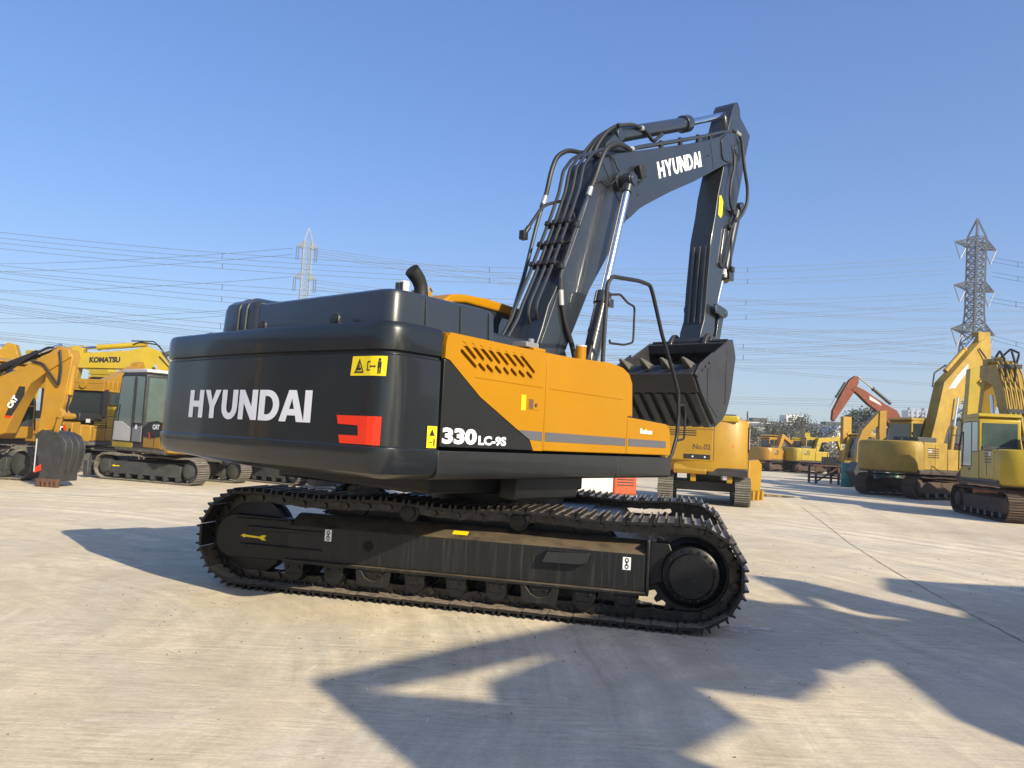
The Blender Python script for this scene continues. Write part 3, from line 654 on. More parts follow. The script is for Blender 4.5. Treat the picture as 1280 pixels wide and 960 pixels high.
    wb = MB(); wb.cyl((2.23, -.245, 4.76), (2.23, -.238, 4.76), .022, n=12); wb.cyl((4.22, -.25, 5.93), (4.22, -.238, 5.93), .016, n=10); wb.build('grease_nipples', BLK, boom)
    # hydraulic pipes on the back of the boom
    line = [Vector((.30, 2.72)), Vector((.40, 3.0)), Vector((.60, 3.38)), Vector((.96, 4.16)), Vector((1.10, 4.50)), Vector((1.165, 4.79)), Vector((1.33, 4.99))]
    for k, yy in enumerate((.15, .055, -.045, -.145)):
        hp = MB(); off = .055
        pts = [(.62 + .03 * k, yy - .02, 2.25), (.52 + .02 * k, yy - .08 + .04 * k, 2.52), (.30 - .02 + .02 * k, yy, 2.80 + .04 * k)] if k > 1 else [(.02, yy + .03, 2.30), (.12, yy, 2.62), (.27, yy, 2.84)]
        for q in line[1:]: pts.append((q.x - off, yy, q.y + .02))
        pts += [(1.42, yy, 5.10), (1.66, yy, 5.235), (1.88, yy, 5.33)]
        hp.tube(pts, .021, 8, .05); hp.build('hydraulic_pipe', CHAR, boom)
    hp = MB(); hp.tube([(.95, -.30, 2.35), (.86, -.285, 2.60), (.72, -.275, 2.83), (.635, -.27, 3.06), (.60, -.268, 3.33)], .030, 10, .08); hp.build('hydraulic_hose', BLK, boom)
    hp = MB(); hp.cyl((.635, -.27, 3.03), (.61, -.268, 3.20), .034, n=12); hp.build('hose_fitting', STEEL, boom)
    hp = MB(); hp.tube([(.605, -.268, 3.15), (.585, -.265, 3.36), (.72, -.262, 3.68), (.92, -.258, 4.13), (1.09, -.258, 4.45)], .021, 8, .1); hp.build('hydraulic_pipe', CHAR, boom)
    hp = MB(); hp.cyl((1.08, -.258, 4.42), (1.12, -.262, 4.53), .034, n=12); hp.build('hose_fitting', STEEL, boom)
    hp = MB(); hp.tube([(1.11, -.26, 4.5), (1.19, -.275, 4.68), (1.26, -.29, 4.90), (1.38, -.29, 5.10), (1.62, -.27, 5.24), (1.90, -.23, 5.30), (2.06, -.21, 5.31)], .030, 10, .10); hp.build('hydraulic_hose', BLK, boom)
    hp = MB(); hp.cyl((2.0, -.21, 5.305), (2.12, -.20, 5.345), .034, n=12); hp.build('hose_fitting', STEEL, boom)
    hp = MB(); hp.tube([(2.08, -.20, 5.33), (2.31, -.20, 5.44), (3.40, -.20, 5.90), (4.14, -.20, 6.215), (4.66, -.20, 6.45), (5.02, -.24, 6.60)], .024, 8, .1)
    hp.tube([(2.3, .14, 5.44), (3.40, .14, 5.90), (4.14, .14, 6.215), (4.9, .14, 6.55)], .022, 8, .1); hp.build('hydraulic_pipe', CHAR, boom)
    for t in (.25, .5, .75, .93):
        cl = MB(); x = 2.31 + (4.5 - 2.31) * t; z = 5.44 + (6.37 - 5.44) * t; cl.box(x - .03, x + .03, -.225, -.175, z - .10, z + .03); cl.build('pipe_clamp', BLK, boom, bevel=.004)
    for t in (.16, .50, .86):
        q = line[2] + (line[3] - line[2]) * t
        M_ = Matrix.Translation((q.x - .045, -.05, q.y + .02)) @ Matrix.Rotation(R(24), 4, 'Y')
        cl = MB(); cl.box(.0, .04, -.23, .24, -.012, .012, M_)
        for yy in (.2, .10, 0, -.10): cl.box(-.04, .05, yy - .03, yy + .03, -.03, .03, M_)
        cl.build('pipe_clamp', BLK, boom, bevel=.004)
    for bx in ((.565, .64, -.29, -.24, 3.44, 3.50), (.82, .90, -.285, -.24, 3.98, 4.04)):
        cl = MB(); cl.box(*bx); cl.build('pipe_clamp', BLK, boom, bevel=.004)
    # free pipe and hoses on the far side
    hp = MB(); hp.tube([(.36, .28, 2.62), (.44, .30, 2.86), (.64, .30, 3.42), (.82, .30, 4.05), (.93, .30, 4.38)], .024, 8, .1); hp.build('hydraulic_pipe', CHAR, boom)
    hp = MB(); hp.tube([(.91, .30, 4.32), (.99, .30, 4.52), (1.06, .30, 4.82), (1.16, .30, 5.04), (1.38, .29, 5.19), (1.62, .26, 5.22), (1.80, .20, 5.27)], .030, 10, .12); hp.build('hydraulic_hose', BLK, boom)
    hp = MB(); hp.cyl((.93, .30, 4.36), (.97, .30, 4.47), .034, n=12); hp.build('hose_fitting', STEEL, boom)
    hp = MB(); hp.tube([(.66, .34, 3.92), (.70, .30, 4.05), (.86, .24, 4.32), (1.02, .10, 4.40), (1.0, -.05, 4.34), (.93, -.20, 4.08)], .020, 8, .08); hp.build('hydraulic_hose', BLK, boom)
    hp = MB(); hp.box(.60, .68, .30, .38, 3.86, 3.97); hp.cyl((.64, .33, 3.93), (.70, .31, 4.03), .03, n=10); hp.build('pipe_bracket', BLK, boom, bevel=.006)
    for k, yy in enumerate((.10, .02, -.06)):
        hp = MB(); hp.tube([(1.38 + .02 * k, yy, 5.05), (1.52, yy, 5.20 + .02 * k), (1.72, yy, 5.42 + .03 * k), (2.0, yy, 5.62 + .02 * k), (2.22 - .1 * k, yy - .02, 5.72 - .04 * k)], .027, 8, .15); hp.build('hydraulic_hose', BLK, boom)
    hp = MB(); hp.tube([(1.9, -.10, 5.60), (2.2, -.14, 5.72), (2.55, -.14, 5.75), (2.72, -.15, 5.65), (3.0, -.13, 5.86)], .026, 8, .1); hp.build('hydraulic_hose', BLK, boom)
    hp = MB(); hp.cyl((1.44, .0, 5.02), (1.50, .0, 5.09), .03, n=10); hp.cyl((1.46, -.12, 5.07), (1.53, -.12, 5.13), .03, n=10); hp.cyl((2.38, -.14, 5.735), (2.44, -.14, 5.745), .038, n=12); hp.build('hose_fitting', STEEL, boom)
    hp = MB(); hp.tube([(1.50, -.25, 5.06), (1.60, -.27, 5.02), (1.66, -.28, 4.92), (1.78, -.30, 4.86)], .012, 6, .05); hp.tube([(1.22, -.25, 4.62), (1.36, -.27, 4.70), (1.50, -.29, 4.66), (1.62, -.32, 4.80)], .010, 6, .05)
    hp.build('grease_line', BLK, boom)
    br = MB(); br.prism([(1.55, 5.08), (1.62, 5.28), (1.80, 5.45), (1.95, 5.42), (2.35, 5.40)], -.13, .09, 'y'); br.build('cylinder_bracket', CHAR, boom, bevel=.01)
    # ---------------- arm cylinder
    P1 = Vector((1.95, -.02, 5.50)); P2 = Vector((3.92, -.02, 6.37)); P3 = Vector((5.36, -.02, 7.05))
    ac = MB(); ac.cyl(P1, P2, .10, n=28); ac.cyl(P2 - (P2 - P1).normalized() * .16, P2 + (P2 - P1).normalized() * .02, .128, n=28); ac.cyl(P1 + Vector((0, -.11, 0)), P1 + Vector((0, .11, 0)), .085, n=20)
    ac.build('arm_cylinder', CHAR, E, bevel=.008)
    rd = MB(); rd.cyl(P2, P3, .055, n=20); rd.build('cylinder_rod', CHROME, E)
    cyl_parent(E, 'arm_cylinder', 'cylinder_rod')
    # ---------------- boom cylinders
    for yy in (-.42, .36):
        A = Vector((1.72, yy, 4.77)); B = Vector((1.255, yy, 3.25)); dd = (B - A).normalized(); Bt = A + dd * 3.55
        c = MB()
        c.cyl(B, Bt, .082, n=24); c.cyl(B - dd * .02, B + dd * .13, .10, n=24); c.cyl(B + dd * .45, B + dd * .50, .088, n=24)
        c.cyl(Bt + Vector((0, -.07, 0)), Bt + Vector((0, .07, 0)), .10, n=20)
        c.box(B.x - .05, B.x + .05, yy - .12, yy - .05, B.z - .16, B.z - .06)
        co = c.build('boom_cylinder', CHAR, E, bevel=.006)
        for tp in ([(B.x - .10, yy - .06, B.z - .08), (B.x - .20, yy - .07, B.z - .35), (B.x - .42, yy - .07, B.z - .95)], [(B.x + .09, yy, B.z - .1), (B.x - .05, yy, B.z - .7), (B.x - .2, yy, B.z - 1.0)]):
            c = MB(); c.tube(tp, .02, 8, .1); c.build('cylinder_hose', BLK, co)
        r = MB(); r.cyl(A + dd * .17, B, .047, n=20); r.build('cylinder_rod', CHROME, co)
        r = MB(); r.cyl(A + Vector((0, -.06, 0)), A + Vector((0, .06, 0)), .095, n=20); r.cyl(A, A + dd * .18, .065, n=16); r.build('rod_eye', CHAR, co, bevel=.005)
    # ---------------- arm
    ap = [(4.34, 3.02), (4.40, 2.98), (4.46, 2.99), (4.55, 3.05), (4.78, 3.30), (4.80, 3.55), (5.02, 4.30), (5.24, 5.10), (5.43, 5.45), (5.57, 5.85), (5.75, 6.44), (5.90, 6.83), (5.82, 6.86), (5.49, 7.0), (5.46, 7.12), (5.42, 7.18), (5.34, 7.21), (5.26, 7.17), (5.20, 7.08), (5.05, 6.70), (5.0, 6.45), (4.94, 6.15), (4.90, 5.94), (4.74, 5.46), (4.67, 5.12), (4.55, 4.72), (4.46, 3.95), (4.42, 3.45), (4.32, 3.25), (4.30, 3.10)]
    a = MB(); a.prism(ap, -.18, .17, 'y'); arm = a.build('arm', CHAR, E, bevel=.010, angle=30)
    fl = MB()
    for yy in (-.115, -.02, .075):
        fl.tube([(4.50, yy, 4.62), (4.44, yy, 3.95), (4.40, yy, 3.50), (4.385, yy, 3.40)], .016, 6)
    fl.build('wear_strips', CHAR, arm)
    gr = MB()
    for q, z0, z1 in ((-.175, 3.45, 5.02),):
        gr.tube([(4.655, -.181, 5.02), (4.54, -.181, 4.60), (4.462, -.181, 3.95), (4.43, -.181, 3.45)], .006, 6)
    gr.build('weld_edge', TOOTH, arm)
    st = MB(); st.prism([(4.50, 4.55), (4.72, 4.95), (4.95, 4.95), (4.90, 4.80), (4.70, 4.78)], -.184, -.179, 'y')
    decal('warning_sticker', STICKY, arm, [[(4.765, 5.17), (4.79, 5.49), (4.85, 5.50), (4.93, 5.42), (4.91, 5.20), (4.86, 5.14)]], lambda a_, b_: (a_, -.1835, b_))
    # bucket cylinder on the outer side of the arm
    Q1 = Vector((5.74, -.06, 5.55)); Q2 = Vector((5.27, -.06, 4.28)); Q3 = Vector((4.98, -.06, 3.62))
    dd = (Q3 - Q1).normalized()
    bc = MB(); bc.cyl(Q1, Q2, .085, n=24); bc.cyl(Q2 - dd * .12, Q2 + dd * .05, .108, n=24); bc.cyl(Q1 + Vector((0, -.1, 0)), Q1 + Vector((0, .1, 0)), .09, n=18)
    bc.box(Q2.x - .05, Q2.x + .12, -.2, -.1, Q2.z - .05, Q2.z + .1)
    bco = bc.build('bucket_cylinder', MGREY, E, bevel=.006); 
    bco.data.materials[0] = CHAR
    r = MB(); r.cyl(Q2, Q3, .045, n=18); r.build('cylinder_rod', CHROME, bco)
    bc = MB(); bc.cyl(Q2 - dd * .10, Q2 + dd * .0, .112, n=24); bc.build('cylinder_gland', STEEL, bco)
    hp = MB(); hp.tube([(5.03, -.25, 6.60), (5.20, -.28, 6.62), (5.30, -.30, 6.50), (5.40, -.31, 6.10), (5.56, -.31, 5.80), (5.58, -.30, 5.55), (5.44, -.28, 5.32), (5.26, -.25, 5.18)], .026, 10, .10); hp.build('hydraulic_hose', BLK, arm)
    hp = MB(); hp.cyl((5.12, -.265, 6.61), (5.24, -.285, 6.59), .034, n=12); hp.build('hose_fitting', STEEL, arm)
    hp = MB(); hp.tube([(4.98, -.25, 6.35), (5.10, -.27, 6.20), (5.08, -.28, 6.0), (4.98, -.28, 5.75), (4.97, -.27, 5.50), (5.06, -.25, 5.38), (5.18, -.23, 5.34)], .020, 10, .08); hp.build('hydraulic_hose', BLK, arm)
    hp = MB(); hp.tube([(5.26, -.24, 5.20), (5.18, -.21, 5.02), (5.06, -.205, 4.65), (4.98, -.20, 4.42)], .018, 8, .05); hp.tube([(5.30, -.22, 5.20), (5.24, -.20, 4.95), (5.25, -.20, 4.55), (5.24, -.2, 4.38)], .018, 8, .05)
    hp.tube([(5.0, -.20, 5.0), (4.90, -.20, 4.55), (4.86, -.20, 4.42)], .014, 8, .05); hp.build('hydraulic_pipe', CHAR, arm)
    for bx in ((5.10, 5.26, -.23, -.18, 5.04, 5.10), (5.22, 5.32, -.24, -.18, 4.36, 4.44), (4.84, 5.0, -.22, -.18, 4.36, 4.42), (5.18, 5.28, -.26, -.2, 5.28, 5.36)):
        hp = MB(); hp.box(*bx); hp.build('pipe_clamp', BLK, arm, bevel=.004)
    # bucket linkage
    for yy in (-.25, .24):
        lk = MB()
        d0 = Vector((4.70, 0, 3.66)); d1 = Vector((4.98, 0, 3.62)); d2 = Vector((4.78, 0, 3.10))
        lk.cyl((4.66, yy - .02, 3.66), (4.66, yy + .02, 3.66), .075, n=18)
        lk.prism([(4.62, 3.60), (4.66, 3.73), (4.98, 3.70), (5.02, 3.60), (4.96, 3.55)], yy - .022, yy + .022, 'y')
        lk.build('link_arm', CHAR, E, bevel=.005)
    lk = MB(); lk.prism([(4.90, 3.66), (5.03, 3.70), (5.06, 3.60), (4.92, 3.12), (4.86, 3.03), (4.76, 3.05), (4.78, 3.16)], -.20, -.13, 'y'); lk.prism([(4.90, 3.66), (5.03, 3.70), (5.06, 3.60), (4.92, 3.12), (4.86, 3.03), (4.76, 3.05), (4.78, 3.16)], .12, .19, 'y')
    lk.cyl((4.98, -.28, 3.63), (4.98, .27, 3.63), .055, n=16); lk.build('bucket_link', CHAR, E, bevel=.006)
    # ---------------- bucket
    HW = .64
    side = [(3.42, 2.64), (3.80, 2.86), (4.26, 3.10), (4.39, 3.09), (4.47, 3.0), (4.52, 2.87), (4.47, 2.66), (4.40, 2.34), (4.33, 2.18), (4.26, 2.05), (4.14, 1.93), (4.02, 1.875), (3.90, 1.86), (3.43, 2.275), (3.23, 2.515)]
    shell = [(3.22, 2.525), (3.43, 2.275), (3.90, 1.86), (4.02, 1.875), (4.14, 1.93), (4.26, 2.05), (4.33, 2.18), (4.40, 2.34), (4.47, 2.66), (4.52, 2.87), (4.47, 3.0), (4.39, 3.09), (4.30, 3.13)]
    k = MB()
    k.prism(side, -HW - .015, -HW + .02, 'y'); k.prism(side, HW - .02, HW + .015, 'y')
    cen = Vector((3.95, 2.60))
    inn = [(Vector(p) + (cen - Vector(p)).normalized() * .035) for p in shell]
    k.prism([tuple(p) for p in shell] + [tuple(p) for p in inn[::-1]], -HW + .018, HW - .018, 'y')
    # side cutters with bolts, back torque box, ears
    for yy in (-HW - .03, HW + .012):
        k.prism([(3.20, 2.50), (3.34, 2.66), (3.72, 2.86), (3.76, 2.80), (3.42, 2.60), (3.30, 2.46)], yy, yy + .02, 'y')
    k.prism([(4.16, 3.05), (4.48, 3.14), (4.55, 3.0), (4.5, 2.9), (4.2, 2.92)], -HW + .02, HW - .02, 'y')
    bkt = k.build('bucket', BKT, E, bevel=.006)
    ea = MB()
    for yy in (-.31, .25):
        ea.prism(fillet([(4.18, 3.00), (4.24, 3.16), (4.36, 3.25), (4.50, 3.20), (4.74, 3.16), (4.86, 3.10), (4.84, 3.0), (4.60, 2.88), (4.50, 2.80)], .07, 4, True), yy, yy + .06, 'y')
    ea.cyl((4.37, -.36, 3.10), (4.37, .35, 3.10), .085, n=24); ea.cyl((4.80, -.34, 3.06), (4.80, .33, 3.06), .06, n=20); ea.build('bucket_ears', BKT, bkt, bevel=.01)
    rb = MB()
    for j in range(7):
        yy = -HW + .10 + j * (2 * HW - .20) / 6
        o1 = [(3.46, 2.235), (3.90, 1.845), (4.03, 1.858), (4.16, 1.915)]
        rb.prism([(3.48, 2.27), (3.40, 2.245), (3.86, 1.805), (4.06, 1.825), (4.20, 1.91), (4.15, 1.95), (4.0, 1.885), (3.90, 1.87)], yy - .05, yy + .05, 'y')
    rb.prism([(3.44, 2.30), (3.40, 2.26), (3.19, 2.50), (3.24, 2.54)], -HW + .02, HW - .02, 'y')
    rb.build('wear_ribs', BKT, bkt, bevel=.006)
    sd = MB()
    sd.tube([(3.60, -HW - .016, 2.62), (3.62, -HW - .016, 2.16), (3.95, -HW - .016, 1.95)], .008, 6); sd.tube([(3.60, -HW - .016, 2.60), (3.95, -HW - .016, 2.72)], .007, 6); sd.tube([(4.20, -HW - .016, 2.80), (4.19, -HW - .016, 2.15)], .009, 6)
    for x, z in ((3.42, 2.58), (3.52, 2.64), (3.63, 2.70)): sd.cyl((x, -HW - .02, z), (x, -HW - .034, z), .018, n=10)
    sd.build('side_plate_bolts', BKT, bkt)
    for yy in (-.49, -.163, .163, .49):
        t = MB()
        A = Vector((3.56, yy, 2.555)); B = Vector((3.36, yy, 2.625)); T_ = Vector((3.15, yy, 2.728))
        d_ = (T_ - A).normalized(); up = Vector((-d_.z, 0, d_.x)) * -1
        sec = lambda c, w, h, k=0: [c + Vector((0, -w, 0)) + up * (h + k), c + Vector((0, w, 0)) + up * (h + k), c + Vector((0, w, 0)) - up * (h - k), c + Vector((0, -w, 0)) - up * (h - k)]
        t.loft([sec(A, .060, .030), sec(A * .6 + B * .4, .066, .062, -.005), sec(B, .060, .058), sec(B * .5 + T_ * .5, .042, .036), sec(T_, .022, .012, -.004)])
        t.prism([(3.40, 2.66), (3.62, 2.64), (3.50, 2.44), (3.34, 2.52)], yy - .05, yy + .05, 'y')
        t.build('tooth', TOOTH, bkt, bevel=.010)
    lip = MB(); lip.prism([(3.22, 2.50), (3.26, 2.46), (3.40, 2.60), (3.37, 2.65)], -HW, HW, 'y'); lip.build('cutting_edge', BKT, bkt, bevel=.004)
    return E

def tri_parent(E):
    return next(c for c in E.children if c.name.startswith('lower_side_panel'))
def cyl_parent(E, a, b):
    pa = next(c for c in E.children if c.name.startswith(a)); pb = [c for c in E.children if c.name.startswith(b)][-1]
    pb.parent = pa
EXC = main_excavator()
# ------------------------------------------------------------------ other machines in the yard
def thick(line, ws):
    """outline polygon of a tapered bar along a 2D polyline"""
    P = [Vector(p) for p in line]; L_ = []; R_ = []
    for i, p in enumerate(P):
        d = (P[min(i + 1, len(P) - 1)] - P[max(0, i - 1)]).normalized(); n = Vector((-d.y, d.x))
        L_.append(p + n * ws[i] / 2); R_.append(p - n * ws[i] / 2)
    return [tuple(p) for p in L_ + R_[::-1]]

def machine(label, pos, az, azt, s=1.0, paint=None, trk=None, boom=None, arm=None, bucket=None, bpaint=None, cabpaint=None, cabroof=None,
            white_cw=False, blade=False, cab=True, detail=True, group=None, bw=.42, tw=None, househ=1.0, cwlen=1.0, cabh=1.0, glass=None, bktw=.9, cyl=True, bktpaint=None):
    paint = paint or CATY; trk = trk or GTRK; bpaint = bpaint or paint; glass = glass or GLASS
    E = empty('excavator', (pos[0], pos[1], 0), az, label, 'excavator', group)
    MT = Matrix.Rotation(R(az - azt), 4, 'Z')
    L = 3.1 * s; rad = .36 * s; W = 2.5 * s; bwid = (tw or .5) * s; yo = W / 2 - bwid / 2
    for sd in (-1, 1):
        yc = sd * yo
        make_belt('track_belt', trk, E, MT, L, rad, .045 * s, bwid, yc, .19 * s, sag=.03 * s, grousers=3 if detail else 1, gh=.028 * s)
        f = MB(); y0, y1 = sorted((yc + sd * .16 * s, yc - sd * .18 * s))
        f.prism([(-L / 2 + .1 * s, .22 * s), (L / 2 - .35 * s, .22 * s), (L / 2 - .35 * s, .52 * s), (L / 2 - .6 * s, .58 * s), (-L / 2 + .3 * s, .58 * s), (-L / 2 + .1 * s, .5 * s)], y0, y1, 'y')
        f.box(-L * .45, L * .38, y0 - .01 * s, y1 + .01 * s, .20 * s, .225 * s)
        fr = f.build('track_frame', trk if trk is RTRK else DGREY, E, MT, bevel=.012 * s)
        for x, nm in ((-L / 2, 'idler'), (L / 2, 'sprocket')):
            i = MB(); i.lathe((x, yc, rad + .045 * s), (0, sd, 0), [(.05 * s, -.15 * s), (.28 * s, -.12 * s), (.31 * s, -.1 * s), (.31 * s, .1 * s), (.26 * s, .13 * s), (.20 * s, .14 * s), (.19 * s, .21 * s), (.12 * s, .23 * s), (.0, .23 * s)], 20)
            i.build(nm, trk if trk is RTRK else DGREY, E, MT)
        if detail:
            for k in range(6):
                x = -L / 2 + L * (k + .9) / 6.8
                r = MB(); r.cyl((x, yc - .17 * s, .15 * s), (x, yc + .17 * s, .15 * s), .08 * s, n=12); r.build('bottom_roller', DGREY, E, MT)
    cf = MB(); cf.box(-.9 * s, .9 * s, -yo, yo, .35 * s, .62 * s); cf.cyl((0, 0, .6 * s), (0, 0, .85 * s), .5 * s, n=24); cf.build('centre_frame', trk if trk is RTRK else DGREY, E, MT, bevel=.02)
    if blade:
        b = MB(); b.prism([(-L / 2 - .75 * s, .05), (-L / 2 - .66 * s, .05), (-L / 2 - .72 * s, .25 * s), (-L / 2 - .66 * s, .50 * s), (-L / 2 - .75 * s, .50 * s), (-L / 2 - .82 * s, .25 * s)], -W / 2, W / 2, 'y')
        b.box(-L / 2 - .68 * s, -L / 2 + .4 * s, -.4 * s, -.3 * s, .2 * s, .32 * s); b.box(-L / 2 - .68 * s, -L / 2 + .4 * s, .3 * s, .4 * s, .2 * s, .32 * s)
        b.build('dozer_blade', DGREY, E, MT, bevel=.01)
    # upper structure
    hw = W * .5; xb = -2.2 * s * cwlen
    d = MB(); d.box(xb + .5 * s, 1.3 * s, -hw, hw, .86 * s, 1.02 * s); d.build('main_deck', DGREY, E, bevel=.02)
    zt = (1.02 + .98 * househ) * s
    # counterweight with rounded rear
    arc = [(xb + .75 * s, -hw)] + [(xb + (.75 - .75 * math.sin(PI * t / 12) ** .55) * s, -hw * math.cos(PI * t / 12)) for t in range(1, 12)] + [(xb + .75 * s, hw)]
    def ring(ins, z): return [(x + ins * (1 if 0 < i < len(arc) - 1 else 0), y * (1 - ins * .6), z) for i, (x, y) in enumerate(arc)]
    c = MB(); c.loft([ring(.12 * s, .90 * s), ring(.03 * s, .94 * s), ring(0, 1.05 * s), ring(.005 * s, 1.5 * s), ring(.02 * s, zt - .12 * s), ring(.06 * s, zt - .03 * s), ring(.14 * s, zt)])
    cwo = c.build('counterweight', WHT if white_cw else paint, E, angle=30)
    h = MB(); h.box(xb + .76 * s, -.25 * s, -hw, hw, 1.02 * s, zt - .02 * s); h.box(-.24 * s, .95 * s, -hw, -.36 * s, 1.02 * s, (1.02 + .75 * househ) * s)
    ho = h.build('engine_house', paint, E, bevel=.04 * s, seg=3)
    for sy in (-1, 1):
        v = MB()
        for k in range(5):
            z = 1.45 * s + k * .075 * s; ya_, yb_ = sorted((sy * (hw - .01), sy * (hw + .006)))
            v.box(xb + .95 * s, xb + 1.5 * s, ya_, yb_, z, z + .03 * s)
        v.build('vent_slots', BLACKS, ho)
        v = MB(); v.box(-.9 * s, -.885 * s, ya_, yb_, 1.08 * s, zt - .1 * s); v.build('door_seam', BLACKS, ho)
    ex = MB(); ex.tube([(xb + 1.2 * s, -.5 * s, zt - .03), (xb + 1.2 * s, -.5 * s, zt + .22 * s), (xb + 1.1 * s, -.5 * s, zt + .3 * s)], .045 * s, 8); ex.build('exhaust_pipe', BLK, E)
    if cab:
        y0, y1 = hw - 1.0 * s, hw - .01; zc = 2.85 * s * cabh
        cp = cabpaint or paint
        prof = [(-.18 * s, 1.0 * s), (-.18 * s, zc - .12 * s), (-.08 * s, zc - .02 * s), (1.15 * s, zc - .02 * s), (1.30 * s, zc - .14 * s), (1.50 * s, 1.8 * s), (1.50 * s, 1.0 * s)]
        c = MB(); c.prism(prof, y0, y1, 'y'); co = c.build('cab', cp, E, bevel=.03 * s)
        rf = MB(); rf.prism([(-.24 * s, zc - .02 * s), (-.16 * s, zc + .06 * s), (1.15 * s, zc + .06 * s), (1.32 * s, zc - .02 * s), (1.28 * s, zc - .05 * s), (-.2 * s, zc - .05 * s)], y0 - .02, y1 + .02, 'y'); rf.build('cab_roof', cabroof or cp, co, bevel=.015)
        for ya, yb in ((y1, y1 + .006), (y0 - .006, y0)):
            for w4 in ([(-.10, 1.75), (-.10, zc / s - .18), (.38, zc / s - .16), (.38, 1.75)], [(.48, 1.35), (.48, zc / s - .16), (1.12, zc / s - .16), (1.24, zc / s - .22), (1.40, 1.8), (1.40, 1.35)]):
                cx_ = sum(p[0] for p in w4) / len(w4); cz_ = sum(p[1] for p in w4) / len(w4)
                fr4 = [((cx_ + (p[0] - cx_) * 1.09) * s, (cz_ + (p[1] - cz_) * 1.05) * s) for p in w4]
                g = MB(); g.prism(fr4, ya + (.0 if ya >= y1 else .003), yb - (.003 if ya >= y1 else 0), 'y'); g.build('window_seal', BLK, co)
            dh = MB(); dh.box(.56 * s, .70 * s, ya - .02, yb + .02, 1.24 * s, 1.28 * s); dh.build('door_handle', BLK, co)
            g = MB(); g.prism([(-.10 * s, 1.75 * s), (-.10 * s, zc - .18 * s), (.38 * s, zc - .16 * s), (.38 * s, 1.75 * s)], ya, yb, 'y'); g.build('window', glass, co)
            g = MB(); g.prism([(.48 * s, 1.35 * s), (.48 * s, zc - .16 * s), (1.12 * s, zc - .16 * s), (1.24 * s, zc - .22 * s), (1.40 * s, 1.8 * s), (1.40 * s, 1.35 * s)], ya, yb, 'y'); g.build('window', glass, co)
        g = MB(); g.box(-.19 * s, -.18 * s, y0 + .08 * s, y1 - .08 * s, 1.8 * s, zc - .2 * s); g.build('window', glass, co)
        g = MB(); M_ = Matrix.Identity(4)
        g.add([(1.504 * s, y0 + .07 * s, 1.3 * s), (1.504 * s, y1 - .07 * s, 1.3 * s), (1.504 * s, y1 - .07 * s, 1.78 * s), (1.504 * s, y0 + .07 * s, 1.78 * s)], [(0, 1, 2, 3)])
        g.add([(1.506 * s, y0 + .07 * s, 1.83 * s), (1.506 * s, y1 - .07 * s, 1.83 * s), (1.325 * s, y1 - .07 * s, zc - .2 * s), (1.325 * s, y0 + .07 * s, zc - .2 * s)], [(0, 1, 2, 3)])
        g.build('window', glass, co)
        hr = MB(); hr.tube([(1.48 * s, y1 + .05, 1.2 * s), (1.42 * s, y1 + .06, 1.9 * s), (1.30 * s, y1 + .03, 2.3 * s)], .018 * s, 6); hr.build('handrail', BLK, co)
    # fittings on the upper structure
    dt = MB(); dt.box(xb + .9 * s, -.35 * s, -hw * .72, hw * .1, zt - .03, zt + .16 * s); dt.build('engine_hood', DGREY, E, bevel=.03 * s)
    dt = MB(); dt.tube([(-.15 * s, -hw + .05, zt - .3 * s), (-.15 * s, -hw + .05, zt + .30 * s), (.85 * s, -hw + .05, zt + .28 * s), (.90 * s, -hw + .05, 1.5 * s)], .018 * s, 6, .08); dt.build('handrail', BLK, E)
    for yy in (-.5 * hw, .5 * hw):
        dt = MB(); dt.tube([(xb + .35 * s, yy - .06 * s, zt - .02), (xb + .35 * s, yy - .06 * s, zt + .08 * s), (xb + .35 * s, yy + .06 * s, zt + .08 * s), (xb + .35 * s, yy + .06 * s, zt - .02)], .02 * s, 6, .03); dt.build('lifting_eye', DGREY, cwo)
    for sy in (-1, 1):
        dt = MB(); y0_, y1_ = sorted((sy * hw, sy * (hw + .004))); dt.box(-.238 * s, -.226 * s, y0_, y1_, 1.06 * s, zt - .1 * s) if sy > 0 else dt.box(.30 * s, .312 * s, y0_, y1_, 1.06 * s, (1.0 + .7 * househ) * s); dt.build('door_seam', BLACKS, ho)
        dt = MB(); dt.box(-1.25 * s, -1.05 * s, y0_ - .001 * sy, y1_ + .003, 1.62 * s, 1.74 * s); dt.build('warning_label', LGREY, ho)
    dt = MB(); dt.box(xb + .55 * s, 1.28 * s, -hw - .01, -hw + .02, .90 * s, .98 * s); dt.build('deck_edge', trk, E)
    dt = MB(); dt.box(xb + .55 * s, 1.28 * s, hw - .02, hw + .01, .90 * s, .98 * s); dt.build('deck_edge', trk, E)
    # working equipment
    if boom:
        bo = MB(); bo.prism(boom, -bw * s / 2, bw * s / 2, 'y'); boo = bo.build('boom', bpaint, E, bevel=.012 * s)
    else: boo = None
    if arm:
        a = MB(); a.prism(arm, -bw * s * .36, bw * s * .36, 'y'); aro = a.build('arm', bpaint, E, bevel=.012 * s)
    if bucket:
        k = MB(); hwk = bktw * s / 2; b2 = bucket
        k.prism(b2, -hwk, hwk, 'y'); ko = k.build('bucket', bktpaint or BGBKT, E, bevel=.015)
    return E

